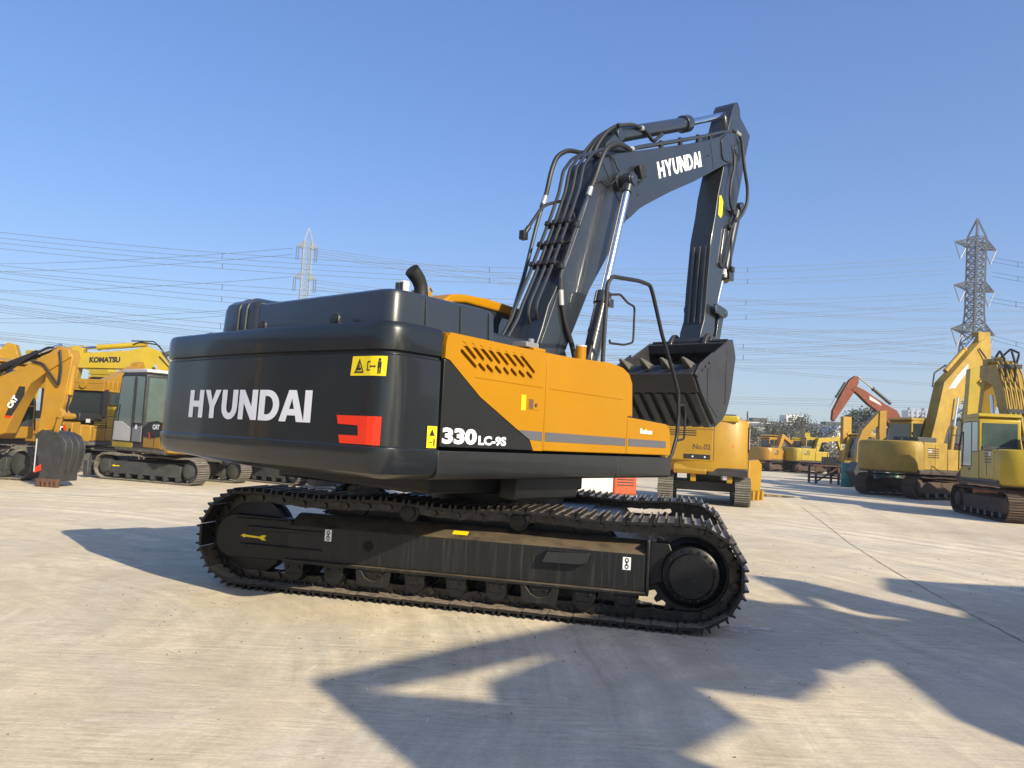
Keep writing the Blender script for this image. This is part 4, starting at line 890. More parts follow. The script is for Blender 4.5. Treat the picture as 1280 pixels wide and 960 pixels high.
def cylinder(E, a, b, y, r, frac=.55, mt=None, rodm=None, name='hydraulic_cylinder'):
    A = Vector((a[0], y, a[1])); B = Vector((b[0], y, b[1])); Mx = A + (B - A) * frac
    c = MB(); c.cyl(A, Mx, r, n=14); c.cyl(Mx - (B - A).normalized() * .1, Mx, r * 1.2, n=14); co = c.build(name, mt or CATY, E)
    c = MB(); c.cyl(Mx, B, r * .5, n=10); c.build('cylinder_rod', rodm or CHROME, co)
    return co
def hoses(E, parent, lines, r=.02, mt=None):
    h = MB()
    for l in lines: h.tube(l, r, 6, .08)
    return h.build('hydraulic_hoses', mt or BLK, parent)
def child(E, n): return next(c for c in E.children if c.name.split('.')[0] == n)

# --- left group
L1 = machine('yellow excavator at the left edge, black curled bucket resting on the ground', (-12.32, 16.6), 96.5, 96.5, .92, CATY, GTRK,
    boom=[(.10, .95), (.25, 1.55), (.73, 1.70), (1.45, 2.21), (1.67, 2.31), (2.01, 2.45), (2.55, 2.76), (2.77, 2.91), (3.02, 2.88), (3.07, 2.72), (2.59, 2.4), (2.23, 2.12), (1.98, 1.65), (1.75, 1.05), (1.2, .85), (.5, .80)],
    arm=[(2.71, 2.9), (2.78, 2.95), (3.02, 2.86), (3.09, 2.72), (3.0, 1.84), (2.92, 1.62), (3.05, 1.50), (3.05, 1.42), (2.86, 1.40), (2.76, 1.17), (2.45, 1.1), (2.50, 1.54), (2.52, 2.38), (2.56, 2.7)], bw=.36, bktw=.6)
ZB = .0
def l1_extra():
    fx = lambda x: 2.54 + (x - 2.52) * .78
    k = MB()
    prof = [(2.52, 1.06), (2.71, 1.17), (3.05, 1.14), (3.28, 1.06), (3.42, .92), (3.44, .72), (3.38, .50), (3.30, .30), (3.30, .12), (3.0, .10), (2.72, .10), (2.76, .26), (2.66, .62)]
    prof = [(fx(a), b) for a, b in prof]
    k.prism(prof, -.30, .30, 'y')
    for yy in (-.31, -.11, .09, .28): k.prism([(fx(a), b) for a, b in [(3.05, 1.15), (3.30, 1.07), (3.45, .92), (3.465, .72), (3.40, .48), (3.32, .28), (3.30, .30), (3.36, .72), (3.2, 1.0)]], yy, yy + .03, 'y')
    bk = k.build('bucket', BGBKT, L1, bevel=.01)
    k = MB(); 
    for j in range(5):
        x = 2.71 + j * .10; k.box(x, x + .06, -.34, -.26, .0, .12)
    k.box(2.68, 3.18, -.335, -.28, .10, .17)
    k.build('bucket_teeth', RUST, bk, bevel=.008)
    k = MB(); k.box(2.60, 2.62, -.315, -.305, .30, .98); k.build('cutting_edge', LGREY, bk)
    decal('red_sticker', STICKR, bk, [[(2.62, .28), (2.77, .34), (2.76, .46), (2.64, .40)]], lambda a, b: (a, -.315, b))
    e = MB(); e.cyl((2.60, -.16, 1.12), (2.60, .16, 1.12), .09, n=14); e.cyl((3.0, -.22, 1.48), (3.0, .22, 1.48), .06, n=14); e.prism([(2.95, 1.5), (3.05, 1.5), (2.97, 1.1), (2.87, 1.1)], -.2, -.16, 'y'); e.build('bucket_link', CATY, L1, bevel=.006)
    cylinder(L1, (1.35, 2.42), (2.72, 2.98), 0, .075, .62, BLK)
    cylinder(L1, (3.05, 2.55), (2.97, 1.52), 0, .065, .6, CATY)
    cylinder(L1, (.6, 1.0), (1.55, 1.95), -.26, .06, .6, CATY); cylinder(L1, (.6, 1.0), (1.55, 1.95), .26, .06, .6, CATY)
    b = child(L1, 'boom')
    decal('maker_patch', BLACKS, b, [[(1.32, 1.36), (1.42, 1.36), (1.80, 2.02), (1.70, 2.02), (1.60, 1.95)]] and [[(1.72, 1.42), (1.88, 1.42), (2.12, 1.88), (2.12, 2.05), (1.98, 2.05)]], lambda a, b_: (a, -.170, b_))
    decal('red_patch', STICKR, b, [[(1.72, 1.42), (1.88, 1.42), (1.86, 1.37), (1.71, 1.37)]], lambda a, b_: (a, -.170, b_))
    text_on('maker_lettering', 'CAT', WHT, b, (1.84, -.173, 1.56), (.55, 0, .83), (-.83, 0, .55), .28, .13, .06)
    hoses(L1, b, [[(2.2, -.19, 2.60), (2.5, -.2, 2.55), (2.9, -.2, 2.1), (2.92, -.2, 2.5), (2.85, -.2, 2.85)], [(1.6, -.1, 2.34), (2.0, -.12, 2.62), (2.5, -.12, 2.9), (2.66, -.16, 2.9)], [(1.3, .1, 2.35), (1.9, .1, 2.62), (2.45, .1, 2.86)]], .025)
l1_extra()

L2 = machine('yellow excavator seen from behind, dark rear cab window under a slatted roof guard', (-12.1, 21.6), 8, 60, .82, CATY, GTRK, boom=thick([(.2, .95), (.8, 2.3), (2.6, 3.1)], [.3, .42, .28]), arm=thick([(2.45, 3.25), (3.0, 1.4)], [.3, .22]), bucket=[(2.9, 1.4), (3.2, 1.3), (3.3, .8), (2.9, .6), (2.7, 1.0)], cabh=1.02, househ=.55, cwlen=.8)
def l2_extra():
    c = child(L2, 'counterweight'); 
    s = .82
    f = lambda a, b: (-1.50 + .0 + abs(a) * 0.0, -a, b)
    xb = -2.2 * s * .8
    pl = MB(); pl.prism(fillet([(xb - .02, .95), (xb - .02, 1.30), (xb + .3, 1.34), (xb + .3, .9)], .03, 3, True), -.98, .55, 'y'); po = pl.build('rear_door', CATY, L2, bevel=.03)
    decal('maker_patch', BLACKS, po, [[(.40, 1.02), (.74, 1.02), (.82, 1.10), (.78, 1.24), (.44, 1.24)]], lambda a, b: (xb - .024, -a, b))
    decal('red_patch', STICKR, po, [[(.66, 1.03), (.74, 1.03), (.81, 1.10), (.78, 1.23), (.70, 1.23), (.76, 1.10)]], lambda a, b: (xb - .027, -a, b))
    text_on('maker_lettering', 'CAT', WHT, po, (xb - .028, -.30, 1.055), (0, -1, 0), (0, 0, 1), .42, .155, .06)
    decal('rear_reflector', BLACKS, po, [rect(.88, 1.02, .94, 1.16)], lambda a, b: (xb - .024, -a, b))
    w = MB(); w.box(-1.22, -.30, -.98, .9, 1.36, 1.58); w.build('engine_house', BLACKS, L2, bevel=.03)
    # second part of the cab seen over the rear door: wide dark glass
    g = MB(); g.box(-.32, -.2, -.98, .86, 1.56, 2.20); gl = g.build('rear_screen', GLASS, L2, bevel=.03)
    g = MB(); g.box(-.36, -.16, -1.0, -.94, 1.5, 2.25); g.box(-.36, -.16, .84, .9, 1.5, 2.25); g.box(-.36, -.30, -.94, .84, 1.50, 1.55); g.build('screen_frame', BLK, gl)
    r = MB(); r.box(-.40, .9, -1.0, .95, 2.20, 2.26); 
    for k in range(7): r.box(-.40 + k * .19, -.36 + k * .19, -1.0, .95, 2.26, 2.50)
    r.box(-.41, -.37, -1.0, .95, 2.40, 2.52)
    r.build('roof_guard', CATY, L2, bevel=.01)
    l = MB(); l.cyl((-.45, -.40, 2.36), (-.41, -.40, 2.36), .10, n=16); l.build('rear_lamp', DEEPY, L2)
l2_extra()

L3 = machine('compact yellow excavator with pale roof and grey cab door, blade down', (-8.33, 19.4), 306, 107.5, .80, CATY, GTRK, boom=None, arm=None, cabpaint=BGBKT, cabroof=LGREY, glass=GLASSG, cabh=1.17, househ=.72, cwlen=.9)
def l3_extra():
    s = .80; hw = 1.25 * s
    # blade at the front (left in view)
    MT3 = Matrix.Rotation(R(306 - 107.5), 4, 'Z')
    b = MB(); b.box(-1.86, -1.72, -1.0, 1.0, .06, .42); b.box(-1.8, -1.0, .35, .45, .2, .3); b.box(-1.8, -1.0, -.45, -.35, .2, .3); b.build('dozer_blade', DGREY, L3, MT3, bevel=.02)
    c = child(L3, 'cab')
    d = MB(); d.prism([(.32, .95), (.32, 1.25), (.80, 1.42), (1.16, 1.42), (1.18, .95)], hw + .004, hw + .02, 'y'); d.build('cab_door_panel', LGREY, c, bevel=.004)
    d = MB(); d.prism([(-.14, .95), (-.14, 1.34), (.28, 1.28), (.28, .95)], hw + .004, hw + .02, 'y'); d.build('cab_side_panel', MGREY, c, bevel=.004)
    d = MB(); d.box(.30, .345, hw, hw + .02, .95, 2.5); d.build('door_post', BLK, c)
    fr_ = [(.30, 1.34), (-.6, 1.30), (-.62, .92), (-.2, .86), (-.05, 1.1)]
    h = child(L3, 'engine_house')
    decal('maker_patch', BLACKS, h, [[(-1.05, 1.12), (-1.05, 1.42), (-.8, 1.48), (-.45, 1.44), (-.22, 1.34), (-.22, 1.08), (-.6, 1.06)]], lambda a, b_: (a, hw + .008, b_))
    text_on('maker_lettering', 'CAT', WHT, h, (-.62, hw + .012, 1.27), (-1, 0, 0), (0, 0, 1), .30, .12, .06)
    decal('red_slash', STICKR, h, [[(-.50, 1.06), (-.56, 1.06), (-.49, 1.2), (-.45, 1.2)]], lambda a, b_: (a, hw + .012, b_))
    y = MB(); y.box(.25, 1.25, hw - .3, hw + .0, .76, .94); y.build('cab_step', KOMY, L3, bevel=.03)
    t = [k for k in L3.children if k.name.startswith('track_frame')]
    decal('arrow_sticker', STICKY, t[0], [[(-1.05, .34), (-.98, .37), (-.98, .35), (-.82, .35), (-.82, .33), (-.98, .33), (-.98, .31)]], lambda a, b_: MT3 @ Vector((a, -(.8 + .16 * .8) - .004, b_)))
    decal('white_badge', WHT, c, [[(.10 + .06 * math.cos(k * PI / 6), 1.30 + .06 * math.sin(k * PI / 6)) for k in range(12)]], lambda a, b_: (a, hw + .024, b_))
l3_extra()

L4 = machine('big lemon yellow excavator with maker lettering along its level boom, behind the compact one', (-9.6, 26), 262, 255, 1.15, KOMY, GTRK,
    boom=[(4.9, 3.05), (4.95, 3.50), (4.1, 3.62), (3.15, 3.74), (2.61, 3.91), (2.22, 3.78), (1.85, 3.29), (1.47, 2.45), (.9, 1.3), (.3, 1.1), (.1, 1.4), (.6, 1.15), (1.3, 1.1)][:10] + [(.5, .95), (1.05, 1.2), (1.66, 1.7), (2.0, 2.36), (2.45, 3.02), (2.9, 3.14), (3.5, 3.11)],
    arm=[(4.6, 3.7), (4.85, 3.8), (5.1, 3.6), (5.2, 3.0), (5.3, 1.45), (5.1, .9), (4.9, .95), (4.8, 2.0), (4.7, 3.0)], bucket=[(5.3, 1.0), (4.9, 1.05), (4.6, .62), (4.7, .1), (5.1, .05), (5.4, .5)], bktpaint=BGBKT)
def l4_extra():
    b = child(L4, 'boom')
    hwb = .42 * 1.15 / 2
    text_on('maker_lettering', 'KOMATSU', BLACKS, b, (4.36, hwb + .006, 3.25), (-1, 0, .07), (0, 0, 1), .95, .19, .06)
    cylinder(L4, (2.7, 4.0), (4.75, 3.72), 0, .09, .75, KOMY)
    hoses(L4, b, [[(2.0, .1, 3.6), (2.3, .1, 4.0), (2.9, .1, 4.05), (3.1, .1, 3.95)], [(2.1, -.1, 3.7), (2.5, -.1, 4.12), (3.2, 0, 4.08)], [(1.2, .2, 2.2), (1.7, .24, 3.1), (2.2, .25, 3.6)], [(1.0, .1, 1.9), (1.62, .1, 3.1), (2.15, .1, 3.75)]], .022)
    cylinder(L4, (.9, 1.2), (2.3, 3.3), .36, .08, .6, KOMY); cylinder(L4, (.9, 1.2), (2.3, 3.3), -.36, .08, .6, KOMY)
l4_extra()
L5 = machine('orange excavator at the back, its arched boom showing beside the dark counterweight', (-11.0, 33), 250, 240, 1.25, ORG, GTRK,
    boom=[(4.61, 3.15), (4.7, 3.54), (3.48, 3.91), (2.8, 4.2), (2.4, 4.85), (1.85, 5.05), (1.1, 4.6), (.2, 2.0), (.1, 1.2), (.6, 1.1), (1.3, 2.4), (1.62, 3.4), (1.88, 3.74), (2.53, 3.38)],
    arm=[(4.42, 3.76), (4.88, 3.72), (5.07, 3.12), (5.22, 0.93), (4.98, 0.91), (4.64, 2.17), (4.37, 3.17)], bucket=[(5.28, .93), (4.94, .94), (4.67, .44), (4.82, .08), (5.32, .10)])
cylinder(L5, (2.6, 4.7), (4.6, 3.75), 0, .1, .6, DGREY)
hoses(L5, child(L5, 'boom'), [[(.9, .25, 3.8), (1.2, .3, 4.9), (1.9, .3, 5.25), (2.5, .3, 5.0)]], .04)
L6 = machine('yellow and orange excavator half out of the picture behind the nearest left boom', (-19.33, 27.0), 80, 70, 1.05, DEEPY, GTRK,
    boom=[(.1, 1.0), (.15, 1.9), (.38, 3.45), (.93, 3.75), (1.26, 3.49), (1.6, 3.18), (1.79, 2.79), (1.49, 2.6), (0.94, 2.9), (0.71, 2.6), (0.68, 1.84), (.6, 1.0)],
    arm=[(1.14, 3.6), (1.43, 3.95), (1.67, 3.9), (1.86, 3.36), (1.96, 1.94), (1.86, 0.9), (1.58, 0.9), (1.5, 1.92), (1.32, 2.76)], bucket=[(1.54, 0.9), (1.86, 0.9), (2.1, 0.48), (1.99, 0.05), (1.58, .05), (1.44, 0.33)], cab=True)
cylinder(L6, (.3, 3.75), (1.35, 3.85), 0, .09, .6, BLK)
text_on('red_lamp', 'I', STICKR, child(L6, 'boom'), (.9, -.24, 3.7), (1, 0, 0), (0, 0, 1), .1, .3, .03)
L7 = machine('pale yellow excavator with a long thin level boom in the back row at left', (-14.3, 30), 285, 280, 1.1, KOMY, GTRK,
    boom=[(5.5, 3.77), (5.27, 3.98), (4.36, 3.90), (3.19, 4.12), (2.2, 3.95), (1.0, 2.79), (.2, 1.2), (.7, 1.05), (1.73, 2.34), (2.51, 3.3), (3.52, 3.63), (4.72, 3.59)],
    arm=[(5.77, 4.06), (5.44, 4.07), (5.07, 3.68), (5.36, 2.0), (5.57, 0.72), (5.89, 0.7), (5.97, 2.3)], bucket=[(6.0, .86), (5.5, .82), (5.2, .4), (5.54, .08), (6.1, .1)])
cylinder(L7, (3.0, 4.25), (5.3, 4.05), 0, .08, .6, KOMY)
# machine glimpsed under the big counterweight
L8 = machine('small yellow excavator glimpsed under the big charcoal counterweight', (-6.1, 21.3), 140, 120, .80, DEEPY, GTRK, boom=thick([(.2, .95), (1.2, 2.0), (2.4, 1.5)], [.25, .35, .22]), arm=thick([(2.2, 1.9), (2.35, .6)], [.26, .18]),
    bucket=[(2.2, .65), (2.6, .7), (2.8, .35), (2.55, .06), (2.1, .10)], bktpaint=DGREY, cabh=.85, househ=.7)

# --- middle
M1 = machine('deep yellow excavator, back turned with fleet number, just behind the raised bucket', (5.72, 22.5), 17, 14, .97, DEEPY, GTRK, boom=thick([(.2, 1.0), (1.4, 2.4), (3.6, 2.1)], [.35, .45, .3]), arm=thick([(3.4, 2.3), (3.8, 1.0)], [.3, .22]), bucket=[(3.6, 1.0), (4.1, .9), (4.2, .4), (3.8, .1), (3.4, .5)], househ=1.42, cabh=.9, cwlen=.9, bw=.3, tw=.42)
def m1_extra():
    s = .97; xb = -2.2 * s * .9
    po = MB(); po.prism([(xb - .01, 1.16), (xb - .01, 2.28), (xb + .5, 2.36), (xb + .5, 1.1)], -.33, .98, 'y'); p = po.build('rear_door', DEEPY, M1, bevel=.05, seg=3)
    decal('door_seam', RUST, p, [rect(.315, 1.20, .332, 2.28)], lambda a, b: (xb - .013, -a, b)); decal('door_seam', RUST, p, [rect(-.95, 2.02, .32, 2.035)], lambda a, b: (xb - .013, -a, b))
    for k in range(3): decal('vent_slot', BLACKS, p, [rect(-.85, 1.84 + .06 * k, -.14, 1.87 + .06 * k)], lambda a, b: (xb - .014, -a, b))
    text_on('fleet_number', 'No.02', RUST, p, (xb - .014, .22, 1.48), (0, -1, 0), (0, 0, 1), .46, .15, .02)
    decal('rear_label', BLACKS, p, [rect(-.46, 1.22, .24, 1.35)], lambda a, b: (xb - .014, -a, b))
    for yy in (.22, -.10):
        l = MB(); l.cyl((xb - .02, yy, 1.285), (xb - .008, yy, 1.285), .022, n=10); l.build('rear_lamp', WHT, p)
    l = MB(); l.prism([(xb + .05, .82), (xb + .0, .92), (xb + .05, 1.08), (xb + .35, 1.08), (xb + .35, .82)], -.15, .72, 'y'); l.build('rear_step', DEEPY, M1, bevel=.02)
    l = MB(); l.prism([(xb + .06, .80), (xb + .03, 1.02), (xb + .4, 1.02), (xb + .4, .80)], -1.22, -.18, 'y'); l.build('rear_bumper', BGBKT, M1, bevel=.03)
    l = MB(); l.box(xb + .62, xb + .72, -1.235, -1.20, 1.45, 2.15); l.build('side_lamp', BLACKS, M1, bevel=.01)
    l = MB(); l.box(xb + .70, xb + .75, -1.245, -1.235, 1.55, 2.1); l.build('side_label', WHT, M1)
    l = MB(); l.cyl((xb + .20, -.80, 1.60), (xb + .12, -.80, 1.60), .035, n=12); l.build('reflector', STICKR, M1)
    for yy in (-.75, .2):
        l = MB(); l.box(xb + .15, xb + .35, yy - .07, yy + .07, .62, .84); l.build('tow_lug', DEEPY, M1, bevel=.01)
    l = MB(); l.box(xb + .05, xb + .5, -.95, -.2, 2.25, 2.42); l.build('rear_cover', KOMY, M1, bevel=.04)
m1_extra()
def m1_blade():
    t = empty('bucket_attachment', (7.62, 24.2, 0), 40, 'yellow steel plate attachment standing beside the numbered excavator', 'attachment')
    b = MB(); b.prism([(-.5, .05), (.5, .05), (.6, 1.1), (.3, 1.25), (-.4, 1.2)], -.12, .12, 'y'); bo = b.build('side_plate', DEEPY, t, bevel=.02)
    b = MB()
    for k in range(3): b.prism([(-.5 + .35 * k, .0), (-.38 + .35 * k, .0), (-.3 + .35 * k, .3), (-.46 + .35 * k, .3)], -.30, -.12, 'y')
    b.build('tooth', DEEPY, t, bevel=.01)
m1_blade()
def generator():
    t = empty('generator', (2.42, 21.2, 0), 80, 'white generator housing with a vented orange end, behind the far crawler track', 'generator')
    b = MB(); b.box(-1.0, .35, -.55, .55, .16, 1.05); b.build('housing', LGREY, t, bevel=.06, seg=3)
    b = MB(); b.box(.36, 1.0, -.55, .55, .16, 1.05); e = b.build('end_panel', STICKR if False else ORG, t, bevel=.05, seg=3)
    v = MB()
    for k in range(7): v.box(.45, .92, -.556, -.54, .40 + .075 * k, .43 + .075 * k)
    v.build('vent_slots', BLACKS, e)
    b = MB(); b.box(-1.05, 1.05, -.45, -.35, .0, .16); b.box(-1.05, 1.05, .35, .45, .0, .16); b.build('skid', LGREY, t)
    w = MB(); w.lathe((-.3, -.58, .75), (0, 1, 0), [(.05, 0), (.06, 0), (.06, .02), (.05, .02)], 16); w.build('filler_ring', DGREY, t)
generator()

# --- right group
R3 = machine('big lemon yellow excavator cut by the right edge, its back towards us', (14.6, 21.6), 16, 11, 1.06, KOMY, RTRK,
    boom=thick([(.2, 1.2), (1.45, 3.5), (2.05, 4.25), (3.5, 4.5)], [.4, .72, .70, .4]), arm=thick([(3.2, 4.85), (4.4, 1.5)], [.42, .25]), bucket=[(4.2, 1.5), (4.7, 1.5), (5.1, .9), (4.6, .3), (4.0, .7)], glass=GLASSG, househ=.80, cabh=.95, bpaint=OLDY, bw=.55, tw=.54, bktpaint=RUST)
def r3_extra():
    s = 1.06; hw = 1.25 * s; xb = -2.2 * s
    b = child(R3, 'boom')
    for j in range(5):
        y = -.25 + j * .125; h = MB(); h.tube([(.0, y, 1.6), (.95, y, 3.45), (1.35, y, 4.20), (1.9, y, 4.66), (3.0, y, 4.80)], .03, 6, .15); h.build('hydraulic_pipe', OLDY, b)
    for t_ in ((.35, 2.25), (.75, 3.05), (1.6, 4.46)):
        h = MB(); h.box(t_[0] - .05, t_[0] + .05, -.31, .31, t_[1] - .04, t_[1] + .08); h.build('pipe_clamp', DGREY, b)
    hoses(R3, b, [[(1.3, .20, 4.1), (1.1, .28, 4.6), (1.6, .28, 4.95), (2.2, .2, 4.85)], [(1.5, -.1, 4.4), (1.3, -.15, 4.85), (1.9, -.1, 5.05), (2.4, 0, 4.85)], [(1.2, .0, 4.0), (.95, .05, 4.45), (1.3, .05, 4.9)]], .035)
    cylinder(R3, (1.2, 1.4), (1.7, 3.6), .46, .09, .5, OLDY); cylinder(R3, (1.2, 1.4), (1.7, 3.6), -.46, .09, .5, OLDY); cylinder(R3, (1.9, 4.6), (3.3, 4.95), 0, .1, .6, OLDY)
    c = child(R3, 'counterweight')
    decal('warning_label', LGREY, c, [rect(-.55, 1.52, -.05, 1.66)], lambda a, b_: (xb - .012, -a, b_)); decal('reflector', STICKR, c, [rect(-.35, 1.18, -.12, 1.26)], lambda a, b_: (xb - .010, -a, b_))
    decal('warning_symbols', BLACKS, c, [rect(-.30, 1.55, -.12, 1.63), [(-.50, 1.54), (-.38, 1.54), (-.44, 1.64)]], lambda a, b_: (xb - .016, -a, b_))
    d = MB(); d.box(-1.9, -.35, -1.25, .25, 1.9, 2.42); d.build('engine_hood', DGREY, R3, bevel=.06)
    d = MB(); d.box(-.42, -.30, .42, 1.30, 1.85, 2.0); d.build('engine_cover', DGREY, R3, bevel=.03)
r3_extra()
R2 = machine('tall yellow excavator facing away at right with its arm folded down from a high boom', (16.9, 31.6), 66, 66, 1.12, OLDY, RTRK,
    boom=[(.0, 1.3), (.1, 1.8), (.6, 3.3), (1.05, 4.8), (1.6, 5.25), (2.5, 6.05), (3.3, 6.75), (3.7, 6.9), (3.9, 6.4), (3.4, 5.6), (2.75, 4.95), (1.8, 3.6), (1.25, 2.8), (.95, 1.94), (.6, 1.25)],
    arm=[(3.25, 7.15), (4.0, 7.2), (4.1, 6.3), (3.8, 5.2), (3.3, 3.4), (3.0, 2.1), (2.6, 2.0), (2.65, 3.3), (3.0, 5.1), (3.25, 6.2)], bucket=[(3.1, 2.25), (2.7, 2.3), (1.8, 2.05), (1.4, 1.6), (1.32, 1.0), (1.55, .70), (1.75, .75), (1.65, 1.1), (1.8, 1.45), (2.6, 1.75), (3.4, 1.3), (4.2, 1.2), (4.3, 1.35), (3.5, 1.65)], bktpaint=RUST, bktw=.95)
k = MB()
for j in range(8):
    x_ = 2.1 + j * .29; k.prism([(x_, 1.30), (x_ + .17, 1.28), (x_ + .12, .72), (x_ + .02, .75)], -.62, -.50, 'y')
k.build('bucket_teeth', RUST, child(R2, 'bucket'), bevel=.01)
cylinder(R2, (1.2, 1.5), (1.7, 4.2), .38, .09, .55, OLDY); cylinder(R2, (1.2, 1.5), (1.7, 4.2), -.38, .09, .55, OLDY); cylinder(R2, (1.4, 5.3), (3.4, 7.05), 0, .1, .6, OLDY)
hoses(R2, child(R2, 'boom'), [[(3.1, -.3, 6.4), (3.5, -.35, 6.0), (3.5, -.35, 5.4), (3.7, -.3, 5.2)], [(.9, .2, 4.6), (1.0, .2, 5.2), (1.7, .2, 5.6)]], .035)
decal('maker_patch', LGREY, child(R2, 'boom'), [[(1.3, 4.55), (1.8, 5.1), (2.5, 5.7), (2.5, 5.4), (1.7, 4.6)]], lambda a, b: (a, -.242, b))
R2b = machine('old yellow excavator with a bright upright arm, next to the rusty work bench', (19.9, 37.4), 272, 265, 1.0, OLDY, RTRK,
    boom=[(.2, 1.2), (.3, 1.6), (1.3, 1.9), (1.66, 2.4), (1.66, 3.82), (1.98, 3.80), (2.0, 2.9), (1.95, 1.9), (1.5, 1.3)],
    arm=[(2.8, 1.19), (3.05, 1.2), (3.0, 2.21), (2.78, 2.82), (2.38, 3.3), (2.02, 3.72), (1.68, 3.78), (1.64, 3.36), (1.97, 3.12), (2.30, 2.80), (2.60, 2.22)], bucket=[(2.75, 1.25), (3.1, 1.25), (3.3, .8), (3.0, .3), (2.5, .5)], glass=GLASSG, bpaint=DEEPY)
R1 = machine('orange excavator far off at right with an arched weathered boom and hanging arm', (22.0, 42.0), 265, 255, 1.2, ORGO, RTRK,
    boom=[(3.6, 5.15), (3.33, 5.34), (2.88, 5.15), (1.78, 4.50), (1.0, 4.13), (0.5, 3.3), (0.1, 1.9), (.2, 1.3), (.8, 1.4), (1.21, 3.0), (1.77, 3.80), (2.68, 4.42), (3.24, 4.91)],
    arm=[(3.40, 5.90), (3.20, 5.86), (3.20, 5.5), (3.46, 4.98), (4.54, 3.35), (4.66, 3.45), (4.62, 3.95), (4.05, 5.1), (3.70, 5.68)], bw=.26, tw=.5)
cylinder(R1, (1.3, 4.5), (3.2, 5.9), 0, .09, .55, DGREY); cylinder(R1, (3.9, 5.5), (4.75, 4.1), 0, .08, .6, DGREY)
decal('maker_patch', LGREY, child(R1, 'boom'), [[(1.9, 4.35), (2.0, 4.5), (2.6, 4.85), (2.6, 4.65)]], lambda a, b: (a, .160, b))
R4 = machine('distant lemon yellow excavator with its counterweight towards the yard, in the far row', (25.9, 67.0), 22, 22, 1.0, KOMY, RTRK, boom=thick([(.2, 1.0), (1.6, 3.2), (4.2, 3.0)], [.35, .5, .3]), arm=thick([(4.0, 3.2), (4.4, 1.2)], [.34, .25]), detail=False)
def r4x():
    xb = -2.2
    text_on('maker_lettering', 'KOMATSU', BLACKS, child(R4, 'counterweight'), (xb - .03, .8, 1.45), (0, -1, 0), (0, 0, 1), 1.4, .24, .05)
r4x()
R6 = machine('distant yellow excavator with an upright ochre arm left of the work bench', (26.0, 56.5), 255, 250, 1.1, DEEPY, RTRK, boom=thick([(.2, 1.0), (.9, 2.6), (1.5, 3.3)], [.35, .45, .3]), arm=[(1.2, 4.4), (1.9, 4.4), (1.9, 2.4), (1.2, 2.4)], detail=False)
R7 = machine('distant olive yellow excavator with a leaning arm in the far row', (29.2, 60.5), 250, 250, 1.05, OLDY, RTRK, boom=thick([(.2, 1.0), (.6, 2.6), (1.3, 3.6)], [.35, .45, .3]), arm=thick([(1.0, 4.0), (2.6, 1.9)], [.5, .3]), detail=False)
R8 = machine('dark machine with a black housing behind the tall yellow one', (24.9, 47.5), 250, 250, 1.25, BGBKT, RTRK, boom=None, arm=None, cab=False, househ=2.2, detail=False)
R9 = machine('small distant yellow excavator between the loader and the far row', (22.3, 74.0), 300, 300, .9, OLDY, RTRK, boom=thick([(.2, 1.0), (.9, 2.4), (2.0, 2.6)], [.35, .4, .3]), arm=thick([(2.0, 2.7), (2.6, 1.0)], [.3, .2]), detail=False)
R10 = machine('yellow excavator hidden behind the right edge machine, only its arms showing', (18.6, 26.5), 280, 275, 1.15, KOMY, RTRK, boom=thick([(.2, 1.2), (.9, 3.2), (2.2, 4.5)], [.4, .55, .4]), arm=[(1.7, 5.0), (2.6, 4.8), (2.7, 3.0), (2.3, 1.4), (2.0, 1.4), (1.9, 3.2)], bucket=[(2.0, 1.5), (2.5, 1.5), (2.8, 1.0), (2.4, .4), (1.9, .7)], bktpaint=RUST)

R11 = machine('distant warm yellow excavator with a folded boom left of the far lemon one', (21.6, 63.0), 60, 60, .95, CATY, RTRK, boom=thick([(.2, 1.0), (1.0, 2.9), (2.4, 2.2)], [.35, .45, .3]), arm=thick([(2.2, 2.6), (1.7, 1.0)], [.3, .2]), detail=False)
R12 = machine('distant excavator with red brown rusty boom, behind the tall yellow one', (28.6, 52.0), 265, 265, 1.05, OLDY, RTRK, boom=thick([(.2, 1.0), (1.0, 3.1), (2.6, 3.4)], [.35, .5, .3]), arm=thick([(2.4, 3.7), (3.0, 1.6)], [.3, .22]), detail=False, bpaint=RUST)
R13 = machine('distant lemon yellow excavator whose boom points right, behind the upright ochre arm', (24.4, 62.5), 80, 80, 1.0, KOMY, RTRK, boom=thick([(.2, 1.0), (.8, 2.7), (2.6, 2.9)], [.35, .45, .3]), arm=thick([(2.4, 3.1), (3.0, 1.2)], [.3, .22]), detail=False)
R14 = machine('distant deep yellow excavator facing left between the bench and the orange boom', (27.2, 55.5), 275, 275, 1.0, DEEPY, RTRK, boom=thick([(.2, 1.0), (1.1, 2.9), (2.8, 2.6)], [.35, .45, .3]), arm=thick([(2.6, 2.9), (3.0, 1.0)], [.3, .22]), detail=False)
